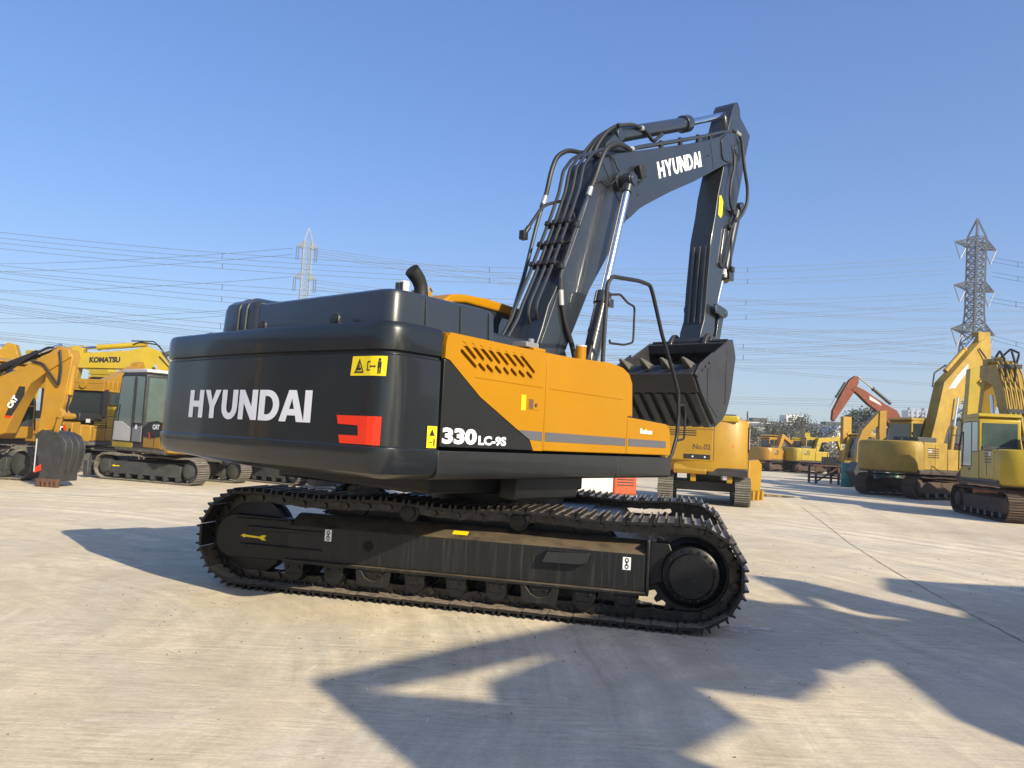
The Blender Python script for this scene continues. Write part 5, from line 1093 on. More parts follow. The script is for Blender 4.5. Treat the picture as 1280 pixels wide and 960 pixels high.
def loader():
    t = empty('wheel_loader', (24.3, 71.5, 0), 200, 'distant wheel loader with a dusty raised shovel, leftmost of the far row', 'loader')
    b = MB(); b.box(-1.8, -.2, -.9, .9, .9, 1.9); b.box(-.2, 1.2, -.5, .5, .8, 1.3); b.build('body', OLDY, t, bevel=.06)
    c = MB(); c.box(-.5, .7, -.75, .75, 1.5, 3.0); co = c.build('cab', DGREY, t, bevel=.05)
    c = MB(); c.box(-.6, .8, -.85, .85, 3.0, 3.12); c.build('cab_roof', OLDY, co, bevel=.03)
    for x in (-1.25, 1.25):
        for y in (-1.1, 1.1):
            w = MB(); w.lathe((x, y - .25, .72), (0, 1, 0), [(.3, 0), (.66, 0), (.72, .08), (.72, .42), (.66, .5), (.3, .5)], 20); wo = w.build('wheel', BLK, t)
            w = MB(); w.cyl((x, y - .27, .72), (x, y + .27, .72), .3, n=14); w.build('rim', OLDY, wo)
    for y in (-.55, .45):
        a = MB(); a.prism(thick([(.3, 1.7), (1.8, 1.9), (2.8, .8)], [.25, .25, .2]), y, y + .1, 'y'); a.build('lift_arm', OLDY, t)
    k = MB(); k.prism([(2.6, .3), (3.5, .25), (3.2, 1.0), (3.5, 1.6), (2.9, 1.5), (2.6, .9)], -1.3, 1.3, 'y'); k.build('shovel', RUST, t, bevel=.03)
loader()
def spare_bucket():
    t = empty('loader_bucket', (25.6, 68.8, 0), 60, 'grey green loose digging bucket lying by the distant loader', 'bucket')
    k = MB(); k.prism(fillet([(-.9, .0), (.7, .0), (1.3, 1.3), (.9, 2.2), (-.1, 2.3), (-1.2, 1.5)], .3, 4, True), -1.0, 1.0, 'y'); k.build('shell', mat('olive_steel', (.20, .19, .13), .7, var=.3), t, bevel=.03)
spare_bucket()

# ------------------------------------------------------------------ work bench and barrels
def bench():
    t = empty('work_bench', (17.95, 40.9, 0), 95, 'rusty steel work bench cluttered with scrap beside the old yellow excavator', 'bench')
    b = MB(); b.box(-1.9, 1.9, -.7, .7, .92, 1.0); b.build('bench_top', RUST, t, bevel=.01)
    for x in (-1.75, -.6, .6, 1.75):
        for y in (-.6, .6):
            l = MB(); l.box(x - .05, x + .05, y - .05, y + .05, 0, .92); l.build('leg', RUST, t)
    s = MB(); s.bars([((-1.75, -.6, .1), (-.6, -.6, .9)), ((.6, -.6, .1), (1.75, -.6, .9)), ((-1.75, .6, .3), (1.75, .6, .3))], .07); s.build('brace', RUST, t)
bench()
def scrap():
    for (x, y, k, m_, nm, lb) in ((16.95, 40.9, .42, BLK, 'crate', 'black open crate standing on the left end of the rusty work bench'), (18.0, 41.0, .3, OLDY, 'tin', 'dull yellow square tin standing on the middle of the rusty work bench'), (19.0, 40.8, .5, RUST, 'scrap_crate', 'rusty box of scrap on the right end of the work bench')):
        t = empty(nm, (x, y, 1.0), 12, lb, 'crate' if 'crate' in nm else 'tin')
        c = MB(); c.box(-k, k, -k * .6, k * .6, 0, .03); c.box(-k, k, -k * .6, -k * .55, 0, k); c.box(-k, k, k * .55, k * .6, 0, k); c.box(-k, -k * .94, -k * .6, k * .6, 0, k); c.box(k * .94, k, -k * .6, k * .6, 0, k); c.build('box_shell', m_, t)
        c = MB(); c.tube([(-k * .5, 0, .03), (-k * .2, .05, k * 1.2), (k * .1, 0, k * 1.5)], .03, 6); c.build('pipe_scrap', RUST, t)
scrap()
def barrel(pos, r, h, m, label, name='barrel', cat='barrel', band=None):
    t = empty(name, (pos[0], pos[1], 0), 0, label, cat)
    b = MB(); b.lathe((0, 0, 0), (0, 0, 1), [(r * .9, 0), (r, .03), (r, h * .3), (r * 1.04, h * .32), (r, h * .34), (r, h * .64), (r * 1.04, h * .66), (r, h * .68), (r, h * .95), (r * .85, h)], 20)
    b.build('body', m, t)
    b = MB(); b.lathe((0, 0, h * .985), (0, 0, 1), [(r * .7, 0), (r * .72, .04), (r * .3, .06), (.0, .06)], 16); b.build('lid', band or m, t)
barrel((16.98, 38.6), .30, 1.15, TEAL, 'teal plastic barrel standing in front of the rusty work bench')
barrel((18.15, 38.4), .20, .55, LGREY, 'white pail with a brown band on the ground by the work bench', 'pail', 'pail', ORGO)
barrel((17.1, 35.2), .38, 1.15, DTEAL, 'dark green barrel beside the old excavator track')
barrel((17.9, 35.8), .34, 1.0, DTEAL, 'second dark green barrel, behind the first and under blue sheeting', band=mat('blue_sheet', (.05, .07, .16), .5))

# ------------------------------------------------------------------ machines behind the photographer whose shadows cross the yard
def behind(label, P0, polys, legs, az=50):
    """excavator outside the picture: its raised boom, arm and bucket throw the shadows on the ground"""
    t = empty('excavator', (P0[0], P0[1], 0), az, label, 'excavator')
    for n, p in polys:
        b = MB(); b.prism(p, -.06, .06, 'y'); b.build(n, CATY, t, bevel=.01)
    x = legs
    MTb = Matrix.Translation((x, 0, 0))
    for sd in (-1, 1): make_belt('track_belt', GTRK, t, MTb, 3.0, .36, .045, .5, sd * 1.0, .19, grousers=1)
    b = MB(); b.box(x - 2.2, x + 1.2, -1.2, 1.2, 1.0, 2.2); b.build('engine_house', CATY, t, bevel=.08, seg=3)
    b = MB(); b.box(x - .9, x + .9, -1.0, 1.0, .4, 1.0); b.build('centre_frame', DGREY, t)
    b = MB(); b.box(x + .1, x + 1.3, .2, 1.15, 2.2, 3.0); b.build('cab', GLASS, t, bevel=.04)
behind('yellow excavator standing behind the photographer, boom out to the left', (5.0, -3.0), [
    ('boom', [(.28, 5.43), (1.59, 5.53), (2.51, 5.57), (3.3, 5.66), (5.16, 5.53), (5.20, 5.12), (3.80, 4.75), (3.1, 4.51), (2.6, 4.46), (2.2, 4.75), (2.43, 5.31), (1.05, 5.27), (.54, 5.27)]),
    ('arm', [(.26, 5.42), (.53, 5.20), (.98, 4.96), (1.18, 5.12), (2.40, 5.30), (2.25, 4.72), (2.0, 4.44), (1.29, 4.39), (1.35, 4.2), (1.2, 3.8), (1.5, 2.2), (.6, 2.0), (-.05, 3.9), (.13, 4.71)])], 1.2)
behind('second yellow excavator behind the photographer, bucket raised high', (5.0, -3.0), [
    ('boom', [(5.0, 5.52), (5.46, 5.25), (5.16, 5.10), (6.12, 4.60), (6.9, 4.75), (7.4, 3.8), (8.5, 2.0), (7.0, 2.0), (5.6, 3.2), (3.3, 3.2), (3.0, 3.84), (3.15, 4.05), (4.17, 4.56), (3.4, 4.56), (4.6, 5.15)]),
    ('arm', [(6.52, 5.99), (6.77, 5.74), (6.56, 5.23), (6.38, 4.60), (6.0, 4.50), (5.65, 5.03), (6.02, 5.47), (6.08, 5.67), (6.39, 5.93)]),
    ('bucket', [(6.08, 5.67), (6.02, 5.47), (5.52, 5.19), (5.48, 4.99), (5.02, 5.08), (5.46, 5.25)])], 8.5)
behind('third yellow excavator behind the photographer at right', (6.45, -1.8), [
    ('boom', [(6.22, 5.51), (6.62, 5.22), (7.41, 4.86), (8.6, 4.49), (11.0, 4.0), (11.0, 2.1), (9.5, 2.1), (5.6, 4.2), (4.85, 4.65), (5.11, 5.04), (5.27, 5.26)])], 10.5)

# offframe row on the left, mirrored in the counterweight paint
for i, (p, az, m_, lb) in enumerate((((-17.5, 7.5), 95, CATY, 'warm yellow excavator outside the picture on the left, before the dark shed'), ((-17, 1.5), 88, ORG, 'orange excavator outside the picture on the left, before the dark shed'), ((-16.5, -5), 80, KOMY, 'lemon yellow excavator outside the picture on the left, before the dark shed'))):
    machine(lb, p, az, az, 1.05, m_, GTRK, boom=thick([(.2, 1.0), (1.4, 3.2), (3.8, 3.4)], [.35, .55, .32]), arm=thick([(3.6, 3.7), (4.2, 1.2)], [.34, .25]), bucket=[(4.0, 1.2), (4.5, 1.1), (4.6, .5), (4.1, .2), (3.7, .6)], detail=False)
# ------------------------------------------------------------------ ground
def ground():
    m = bpy.data.materials.new('yard_concrete'); m.use_nodes = True
    nt = m.node_tree; N = nt.nodes; L = nt.links; b = N['Principled BSDF']
    tc = N.new('ShaderNodeTexCoord')
    def noise(scale, det=8, rough=.6, dist=0, vec=None):
        n = N.new('ShaderNodeTexNoise'); n.inputs['Scale'].default_value = scale; n.inputs['Detail'].default_value = det
        n.inputs['Roughness'].default_value = rough; n.inputs['Distortion'].default_value = dist
        L.new(vec or tc.outputs['Object'], n.inputs['Vector']); return n.outputs['Fac']
    def mr(v, a, b_, c, d):
        r = N.new('ShaderNodeMapRange'); L.new(v, r.inputs['Value'])
        for k, x in zip(('From Min', 'From Max', 'To Min', 'To Max'), (a, b_, c, d)): r.inputs[k].default_value = x
        return r.outputs['Result']
    def mth(op, a, b_=None):
        x = N.new('ShaderNodeMath'); x.operation = op
        for i, v in enumerate((a, b_)):
            if v is None: continue
            if isinstance(v, (int, float)): x.inputs[i].default_value = v
            else: L.new(v, x.inputs[i])
        return x.outputs[0]
    def mapped(loc=(0, 0, 0), rot=0, sc=(1, 1, 1)):
        q = N.new('ShaderNodeMapping'); L.new(tc.outputs['Object'], q.inputs['Vector'])
        q.inputs['Location'].default_value = loc; q.inputs['Rotation'].default_value = (0, 0, rot); q.inputs['Scale'].default_value = sc
        return q.outputs['Vector']
    # base tones
    cr = N.new('ShaderNodeValToRGB'); L.new(mr(noise(.22, 10, .62, .4), .32, .68, 0, 1), cr.inputs['Fac'])
    e = cr.color_ramp.elements; e[0].color = (.47, .395, .28, 1); e[1].color = (.66, .575, .43, 1)
    k = cr.color_ramp.elements.new(.5); k.color = (.60, .51, .36, 1)
    # grain
    g1 = mth('MULTIPLY', mr(noise(38, 8, .75), .3, .7, .88, 1.12), mr(noise(170, 4, .7), .3, .7, .90, 1.10)); g2 = mr(noise(3.4, 11, .72, .9), .32, .68, .84, 1.12)
    # worn stripes of turning tyres and crawler tracks: rings around far centres, broken by noise
    def rings(cx, cy, freq, lo, amp, seedscale):
        vm = N.new('ShaderNodeVectorMath'); vm.operation = 'DISTANCE'; L.new(tc.outputs['Object'], vm.inputs[0]); vm.inputs[1].default_value = (cx, cy, 0)
        r = mth('ADD', vm.outputs['Value'], mth('MULTIPLY', noise(.5, 3), .35))
        cx_ = N.new('ShaderNodeCombineXYZ'); L.new(mth('MULTIPLY', r, freq), cx_.inputs[0])
        n = noise(1.0, 7, .72, 0, cx_.outputs[0])
        mask = mr(noise(seedscale, 4, .6, .5), .42, .62, 0, 1)
        return mth('MULTIPLY', mask, mr(n, .35, .65, -amp, amp))
    s1 = rings(-8.2, 5.0, 3.0, .4, .32, .22); s2 = rings(14, -9, 2.4, .4, .10, .18); s3 = rings(-24, 30, 1.6, .4, .16, .15); s4 = rings(-5.2, 4.2, 6.5, .4, .15, .4)
    # fine scratches of crawler shoes
    sc1 = mth('MULTIPLY', mr(noise(.55, 4, .6, 0, mapped(loc=(7, 3, 0))), .46, .60, 0, 1), mr(noise(1.0, 7, .8, .15, mapped(rot=R(68), sc=(2.2, 30, 1))), .36, .64, -.18, .18))
    sc2 = mth('MULTIPLY', mr(noise(.7, 3), .45, .6, 0, 1), mr(noise(1.0, 6, .8, .1, mapped(rot=R(-48), sc=(3, 34, 1))), .35, .65, -.20, .20))
    marks = mth('ADD', mth('ADD', mth('ADD', mth('ADD', s1, s2), mth('ADD', s3, s4)), mth('ADD', sc1, sc2)), 1.0)
    tot = g2
    vs = N.new('ShaderNodeVectorMath'); vs.operation = 'SCALE'; L.new(cr.outputs['Color'], vs.inputs[0]); L.new(tot, vs.inputs['Scale'])
    # grey cement film and pale dust
    mx = N.new('ShaderNodeMix'); mx.data_type = 'RGBA'; L.new(mr(noise(.55, 8, .65, .8), .46, .64, 0, .75), mx.inputs['Factor'])
    L.new(vs.outputs[0], mx.inputs['A']); mx.inputs['B'].default_value = (.50, .45, .355, 1)
    mx2 = N.new('ShaderNodeMix'); mx2.data_type = 'RGBA'
    L.new(mr(noise(1.6, 9, .78, 1.0), .56, .68, 0, .6), mx2.inputs['Factor']); L.new(mx.outputs['Result'], mx2.inputs['A']); mx2.inputs['B'].default_value = (.72, .66, .54, 1)
    # scattered dark specks
    vo = N.new('ShaderNodeTexVoronoi'); vo.inputs['Scale'].default_value = 9; L.new(tc.outputs['Object'], vo.inputs['Vector'])
    sp = mth('MULTIPLY', mr(vo.outputs['Distance'], .03, .08, .5, 0), mr(noise(.9, 3), .52, .60, 0, 1))
    mx3 = N.new('ShaderNodeMix'); mx3.data_type = 'RGBA'; L.new(sp, mx3.inputs['Factor']); L.new(mx2.outputs['Result'], mx3.inputs['A']); mx3.inputs['B'].default_value = (.10, .075, .055, 1)
    vm2 = N.new('ShaderNodeVectorMath'); vm2.operation = 'SCALE'; L.new(mx3.outputs['Result'], vm2.inputs[0]); L.new(mth('MULTIPLY', marks, g1), vm2.inputs['Scale'])
    L.new(vm2.outputs[0], b.inputs['Base Color'])
    b.inputs['Specular IOR Level'].default_value = .35
    L.new(mr(noise(1.1, 6), .3, .7, .72, .92), b.inputs['Roughness'])
    bp = N.new('ShaderNodeBump'); bp.inputs['Strength'].default_value = .28; bp.inputs['Distance'].default_value = .012
    hh = mth('ADD', mth('ADD', mth('MULTIPLY', noise(26, 8, .7), .6), mth('MULTIPLY', noise(3.2, 8, .65), .5)), mth('MULTIPLY', sc2, 3.0))
    L.new(hh, bp.inputs['Height']); L.new(bp.outputs['Normal'], b.inputs['Normal'])
    g = MB(); S = 2500
    g.add([(-S, -S, 0), (S, -S, 0), (S, S, 0), (-S, S, 0)], [(0, 1, 2, 3)])
    o = g.build('ground', m, recalc=False, angle=0); tag(o, kind='structure')
ground()

def crack(pts, w, name='ground_joint', seed=1):
    rnd = random.Random(seed); P = []
    V_ = [Vector(p) for p in pts]
    for a, b in zip(V_, V_[1:]):
        n = max(2, int((b - a).length / .07))
        for k in range(n): P.append(a + (b - a) * k / n)
    left, right = [], []
    j = 0
    for i, p in enumerate(P[:-1]):
        d = (P[i + 1] - p).normalized(); n = Vector((-d.y, d.x)); j = j * .8 + rnd.uniform(-.006, .006)
        ww = w * rnd.uniform(.3, 1.3)
        left.append(p + n * (j + ww)); right.append(p + n * (j - ww * rnd.uniform(.5, 1)))
    vs = [(p.x, p.y, .004) for p in left] + [(p.x, p.y, .004) for p in right]; n = len(left)
    m = MB(); m.add(vs, [(i, i + 1, n + i + 1, n + i) for i in range(n - 1)])
    o = m.build(name, mat('joint_dirt', (.25, .21, .16), .9, var=.3, vscale=9), angle=0, recalc=False); tag(o, kind='structure')
crack([(8.4, 22.0), (6.9, 16.6), (6.04, 13.64), (5.5, 11.5), (5.09, 9.74), (4.69, 7.82), (4.45, 6.5)], .009, seed=3)
pd = MB(); rnd = random.Random(4)
pd.add([(8.9 + 1.5 * math.cos(k * PI / 8) * rnd.uniform(.7, 1.1), 27.0 + .9 * math.sin(k * PI / 8) * rnd.uniform(.7, 1.1), .005) for k in range(16)], [tuple(range(16))])
wm = mat('wet_ground', (.05, .048, .042), .08, var=.2, spec=.7); o = pd.build('puddle', wm, angle=0, recalc=False); tag(o, kind='structure')
def scrapes():
    rnd = random.Random(77); m = MB()
    for k in range(150):
        cx, cy, sp = rnd.choice([(-1.5, 5.6, 1.3), (0.2, 5.3, 1.2), (2.2, 6.3, .8), (-2.6, 5.2, 1.2), (4.5, 8.5, 2.0), (-.6, 4.4, 1.0)])
        x = rnd.gauss(cx, sp * .7); y = rnd.gauss(cy, sp * .4); a = rnd.choice([.5, 1.25, -.8, .1]) + rnd.uniform(-.25, .25); L_ = rnd.uniform(.02, .22) ** 1.0; w_ = rnd.uniform(.0015, .005)
        d = Vector((math.cos(a), math.sin(a), 0)); n = Vector((-d.y, d.x, 0)); P = Vector((x, y, .0035)); c_ = rnd.uniform(-.05, .05)
        pts = [P + d * (L_ * t) + n * (c_ * t * t + rnd.uniform(-.003, .003)) for t in (0, .33, .66, 1)]
        ws = [0.0004, w_, w_ * rnd.uniform(.5, 1), .0004]
        vs = [p + n * q for p, q in zip(pts, ws)] + [p - n * q for p, q in zip(pts, ws)]
        m.add(vs, [(i, i + 1, 4 + i + 1, 4 + i) for i in range(3)])
    q = Vector((2.02, 6.62, .0038))
    for k in range(14):
        r_ = rnd.uniform(.01, .06); c = q + Vector((rnd.uniform(-.12, .3), rnd.uniform(-.12, .12), 0)); m.add([c + Vector((r_ * math.cos(t) * rnd.uniform(.4, 1.6), r_ * math.sin(t) * rnd.uniform(.3, .8), 0)) for t in [j * PI / 4 for j in range(8)]], [tuple(range(8))])
    o = m.build('scrape_marks', mat('scraped_concrete', (.72, .69, .62), .9, var=.2, vscale=30), angle=0, recalc=False); tag(o, kind='structure')
scrapes()
def pebbles():
    rnd = random.Random(11); m = MB()
    spots = [(-1.4, 6.3, 1.2, 50), (-2.9, 6.6, 1.0, 40), (2.3, 5.8, 1.2, 50), (5.5, 10.5, 3.0, 60), (-2, 4.5, 3.0, 70), (0.3, 5.9, 1.0, 50), (9.5, 26.5, 2.5, 60), (6.8, 9.6, 1.5, 30)]
    for cx, cy, sp, n in spots:
        for _ in range(n):
            x = rnd.gauss(cx, sp * .6); y = rnd.gauss(cy, sp * .45); r = rnd.uniform(.003, .009) * (1 + (y > 8) * .6)
            vs = [(x + r * dx * rnd.uniform(.6, 1.3), y + r * dy * rnd.uniform(.6, 1.3), .002 + r * dz) for dx, dy, dz in ((1, 0, .3), (0, 1, .3), (-1, 0, .3), (0, -1, .3), (0, 0, .9), (0, 0, -.1))]
            m.add(vs, [(0, 1, 4), (1, 2, 4), (2, 3, 4), (3, 0, 4), (1, 0, 5), (2, 1, 5), (3, 2, 5), (0, 3, 5)])
    o = m.build('gravel', mat('pebble', (.22, .17, .13), .85, var=.5, vscale=20), angle=0); tag(o, kind='stuff')
pebbles()

# ------------------------------------------------------------------ background buildings
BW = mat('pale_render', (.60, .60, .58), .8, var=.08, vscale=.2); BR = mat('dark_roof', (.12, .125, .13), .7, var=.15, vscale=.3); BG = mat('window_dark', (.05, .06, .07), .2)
BS = mat('grey_wall', (.34, .35, .35), .8, var=.1, vscale=.2); TW = mat('tower_wall', (.30, .33, .38), .8, var=.05, vscale=.05)  # even grey of the long building and boundary wall
def long_building():
    t = empty('building', (66, 172, 0), 90, 'long low pale building with a dark roof and white eaves beyond the trees', 'building')
    t.rotation_euler = (0, 0, R(0))
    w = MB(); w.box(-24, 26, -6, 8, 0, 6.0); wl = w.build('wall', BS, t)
    f = MB(); f.box(-25, 27, -7.5, -7.2, 6.0, 6.75); f.box(-25, 27, -7.2, -6.0, 6.0, 6.12); f.build('eaves', BW, t)
    r = MB(); r.prism([(-7.4, 6.76), (9, 6.76), (5, 8.3), (-3.5, 8.3)], -25.0, 27.0, 'x'); rr = r.build('roof', BR, t)
    for x in (-21, -13, 3, 11, 20): 
        c = MB(); c.box(x, x + 3.2, -4, -1, 7.6, 8.9); c.build('roof_unit', DGREY, rr)
    c = MB(); c.box(-16, -4, -5, -4.8, 7.2, 7.9); c.box(6, 20, -5, -4.8, 7.2, 7.8); c.build('parapet', BW, rr)
    for k in range(11):
        g = MB(); x = -22 + k * 4.4; g.box(x, x + 2.4, -6.05, -5.98, 3.6, 5.2); g.build('window', BG, wl)
long_building()
def gable(x, label):
    t = empty('gabled_house', (x, 161, 0), 90, label, 'house'); t.rotation_euler = (0, 0, 0)
    w = MB(); w.prism([(-2.6, 0), (2.6, 0), (2.6, 4.9), (0, 7.1), (-2.6, 4.9)], -3, 3, 'y'); wl = w.build('wall', BW, t)
    r = MB(); r.prism([(-3.3, 4.6), (0, 7.4), (3.3, 4.6), (3.3, 4.9), (0, 7.75), (-3.3, 4.9)], -3.6, 3.2, 'y'); r.build('roof', BW, t)
    g = MB(); g.box(-1.0, -.2, -3.04, -2.98, 4.0, 5.4); g.box(.2, 1.0, -3.04, -2.98, 4.0, 5.4); g.build('window', BG, wl)
gable(56.0, 'white gabled house front left of centre beyond the brush'); gable(67.6, 'white gabled house front further right, near the orange boom')
def block():
    t = empty('building', (84.8, 232, 0), 90, 'white flat topped block standing above the low roofs', 'building'); t.rotation_euler = (0, 0, 0)
    w = MB(); w.box(-2.6, 2.4, -3, 3, 0, 13.0); w.box(-5, -2.6, -3, 3, 0, 10.8); wl = w.build('wall', BW, t)
    for z in (9.2, 11.2):
        g = MB(); g.box(-1.8, -.8, -3.05, -2.98, z, z + 1); g.box(.4, 1.4, -3.05, -2.98, z, z + 1); g.build('window', BG, wl)
block()
for i, (x, lb) in enumerate(((313.0, 'left one of two grey residential towers far away between the machines'), (324.0, 'right one of two grey residential towers far away between the machines'))):
    t = empty('tower_block', (x, 600, 0), 90, lb, 'tower'); t.rotation_euler = (0, 0, 0)
    w = MB(); w.box(-5, 5, -5, 5, 0, 40); w.box(-3, -1, -5.6, -5, 0, 41); w.box(1, 3, -5.6, -5, 0, 41); wl = w.build('wall', TW, t)
    g = MB()
    for k in range(12): g.box(-4.6, -3.3, -5.1, -4.98, 4 + k * 3, 5.6 + k * 3); g.box(-.8, .8, -5.1, -4.98, 4 + k * 3, 5.6 + k * 3); g.box(3.3, 4.6, -5.1, -4.98, 4 + k * 3, 5.6 + k * 3)
    g.build('windows', BG, wl)
    c = MB(); c.box(-2, 2, -2, 2, 40, 42.5); c.build('roof_unit', TW, t)

# ------------------------------------------------------------------ trees and brush
LEAF = [mat('leaf_olive', (.085, .090, .055), .8, var=.3, vscale=.5), mat('leaf_dry', (.12, .105, .075), .85, var=.3, vscale=.5), mat('leaf_dark', (.060, .075, .050), .8, var=.3, vscale=.5)]  # leaf tones lightened, distance haze put into the colour
BARK = mat('bark', (.10, .085, .07), .9, var=.2)
def tree(pos, h, r, lm, label, seed, nleaf=2600, group='trees beyond the yard'):
    rnd = random.Random(seed)
    t = empty('tree', (pos[0], pos[1], 0), 0, label, 'tree', group)
    tr = MB(); tr.tube([(0, 0, 0), (.1, .05, h * .3), (0, .1, h * .6), (.05, 0, h * .85)], [h * .03, h * .024, h * .015, h * .006], 6)
    ends = []
    for k in range(11):
        a = rnd.uniform(0, 2 * PI); z = h * rnd.uniform(.2, .7); q = Vector((math.cos(a) * r * rnd.uniform(.5, .95), math.sin(a) * r * rnd.uniform(.5, .95), min(h, z + h * rnd.uniform(.15, .35))))
        tr.tube([(0, .05, z), q * .5 + Vector((0, 0, z * .55)), q], [h * .012, h * .008, h * .003], 5); ends.append(q)
        for j in range(3):
            e = q + Vector((rnd.uniform(-1, 1), rnd.uniform(-1, 1), rnd.uniform(0, 1))) * r * .4; tr.tube([q * .8 + Vector((0, 0, z * .15)), e], [h * .005, h * .002], 4); ends.append(e)
    tr.build('trunk', BARK, t)
    c = MB()
    for k in range(nleaf):
        q = rnd.choice(ends) + Vector((rnd.gauss(0, 1), rnd.gauss(0, 1), rnd.gauss(0, .8))) * r * .21
        s = rnd.uniform(.06, .13) * (h / 5)
        u = Vector((rnd.uniform(-1, 1), rnd.uniform(-1, 1), rnd.uniform(-1, 1))).normalized() * s; v = u.orthogonal().normalized() * s * .7
        c.add([q - u, q + v, q + u, q - v], [(0, 1, 2, 3)])
    c.build('crown', lm, t, angle=0, recalc=False)
rnd = random.Random(21)
kinds = ['olive green bushy tree %s', 'dry grey brown tree %s', 'dark green tree %s']
where = ['behind the distant loader', 'left of the white block', 'in front of the first gabled house', 'below the white block', 'behind the far komatsu'.replace('komatsu', 'row of machines'), 'between the two gabled houses', 'in front of the second gabled house', 'beside the street lamp', 'behind the orange boom', 'behind the work bench', 'at the left end of the brush', 'at the right end of the brush', 'half hidden by the numbered excavator', 'behind the upright ochre arm', 'rising over the brush near the lamp', 'low in the brush by the loader']
xs = [37, 41, 44.5, 48, 51, 54, 57.5, 61, 64, 67.5, 34, 71.5, 32, 59, 46.2, 39.5]
for i, x in enumerate(xs):
    k = i % 3 if i not in (7, 14) else 2
    tree((x, 104 + rnd.uniform(-5, 8)), rnd.uniform(4.3, 5.8) if i not in (14, 7) else 7.2, rnd.uniform(1.9, 2.6) if i not in (14,) else 1.6, LEAF[k], kinds[k] % where[i], 100 + i)
def brush():
    rnd = random.Random(5); c = MB()
    clumps = [(rnd.uniform(24, 90), rnd.uniform(94, 101), rnd.uniform(1.0, 2.3)) for _ in range(95)]
    for k in range(26000):
        cx, cy, cr = clumps[k % 95]; x = rnd.gauss(cx, cr * .55); y = rnd.gauss(cy, .8); z = rnd.gauss(cr * .75, cr * .42)
        s = rnd.uniform(.08, .2); u = Vector((rnd.uniform(-1, 1), rnd.uniform(-1, 1), rnd.uniform(-1, 1))).normalized() * s; v = u.orthogonal().normalized() * s
        q = Vector((x, y, max(.05, z))); c.add([q - u, q + v, q + u, q - v], [(0, 1, 2, 3)])
    o = c.build('undergrowth', LEAF[1], angle=0, recalc=False); tag(o, kind='stuff')
brush()
def wall():
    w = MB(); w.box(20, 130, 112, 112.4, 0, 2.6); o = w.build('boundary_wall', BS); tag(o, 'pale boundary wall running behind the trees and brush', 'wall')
wall()
lp = MB(); lp.cyl((45.5, 120, 0), (45.5, 120, 6.6), .12, .08, n=8); lp.box(44.9, 46.6, 119.9, 120.1, 6.6, 6.75); o = lp.build('street_lamp', DGREY); tag(o, 'thin grey lamp post rising over the brush in front of the white block', 'lamp post')

def shed():
    t = empty('shed', (-26, -6, 0), 90, 'long dark clad shed beside the yard, outside the picture on the left', 'shed'); t.rotation_euler = (0, 0, 0)
    w = MB(); w.box(-4, 4, -24, 18, 0, 6.0); wl = w.build('wall', mat('dark_cladding', (.05, .055, .06), .7, var=.25, vscale=.5), t)
    r = MB(); r.prism([(-4.6, 5.9), (0, 7.6), (4.6, 5.9), (4.6, 6.1), (0, 7.8), (-4.6, 6.1)], -24.5, 18.5, 'y'); r.build('roof', BR, t)
    for k in range(6):
        d = MB(); y = -21 + k * 6.6; d.box(3.98, 4.06, y, y + 4, 0, 4.4); d.build('door', mat('shed_door', (.10, .11, .11), .6, var=.2), wl)
shed()
# ------------------------------------------------------------------ pylons and power lines
def pylon(name, x, y, H, label, mt, az, arms, lean=0.0, wbase=3.6, wtop=1.1, thick_=.22):
    t = empty(name, (x, y, 0), 0, label, 'pylon', 'transmission towers'); t.rotation_euler = (0, R(lean), R(az))
    m = MB(); zt = H * .93
    def half(z): return (wbase + (wtop - wbase) * min(1, (z / (H * .62))) ** .9) if z < H * .62 else wtop
    zs = [0]; z = 0
    while z < zt - .5: z += max(1.6, half(z) * 1.35); zs.append(min(z, zt))
    def cor(z): h = half(z); return [Vector((sx * h, sy * h, z)) for sx, sy in ((-1, -1), (1, -1), (1, 1), (-1, 1))]
    legs = []; br = []
    for a, b in zip(zs, zs[1:]):
        A, B = cor(a), cor(b)
        for i in range(4):
            legs.append((A[i], B[i])); j = (i + 1) % 4
            br += [(A[i], B[j]), (A[j], B[i]), (B[i], B[j])]
    top = Vector((0, 0, H)); 
    for c in cor(zs[-1]): legs.append((c, top))
    m.bars(legs, thick_ * 1.3); m.bars(br, thick_ * .6); body = m.build('lattice_body', mt, t, angle=0)
    for (za, ln, ln2) in arms:
        h = half(za)
        for sx, l in ((-1, ln), (1, ln2)):
            a = MB()
            tip = Vector((sx * l, 0, za + .3)); seg = []
            c = [Vector((sx * h, -h, za)), Vector((sx * h, h, za)), Vector((sx * h, -h, za + 1.9)), Vector((sx * h, h, za + 1.9))]
            for q in c: seg.append((q, tip))
            for t_ in (.25, .5, .75):
                p = [q + (tip - q) * t_ for q in c]; seg += [(p[0], p[2]), (p[1], p[3]), (p[0], p[1]), (p[2], p[3]), (p[0], c[2] + (tip - c[2]) * (t_ - .25)), (p[1], c[3] + (tip - c[3]) * (t_ - .25))]
            a.bars(seg, thick_ * .62)
            ao = a.build('cross_arm', mt, t, angle=0)
            for dx in (0.0, 1.6 if l > 5 else .5):
                p0 = Vector((sx * l, 0, za + .3)) if dx == 0 else Vector((sx * (l - 3.4), 0, za + .1)); p1 = Vector((sx * (l - 1.6), 0, za - 3.0))
                if l <= 5: p0 = Vector((sx * (l - dx), 0, za + .2)); p1 = p0 + Vector((0, 0, -3.4))
                ins = MB(); ins.cyl(p0, p1, .10, n=6); ins.build('insulator', mat('insulator_brown', (.10, .09, .09), .4), ao)
pylon('pylon', -53.0, 190, 51.5, 'slender pale lattice pylon rising behind the counterweight at left', PYLP, 20, [(46.2, 2.6, 2.4), (38.4, 2.8, 2.6), (30.0, 3.1, 2.9)], wbase=2.6, wtop=1.0, thick_=.15)
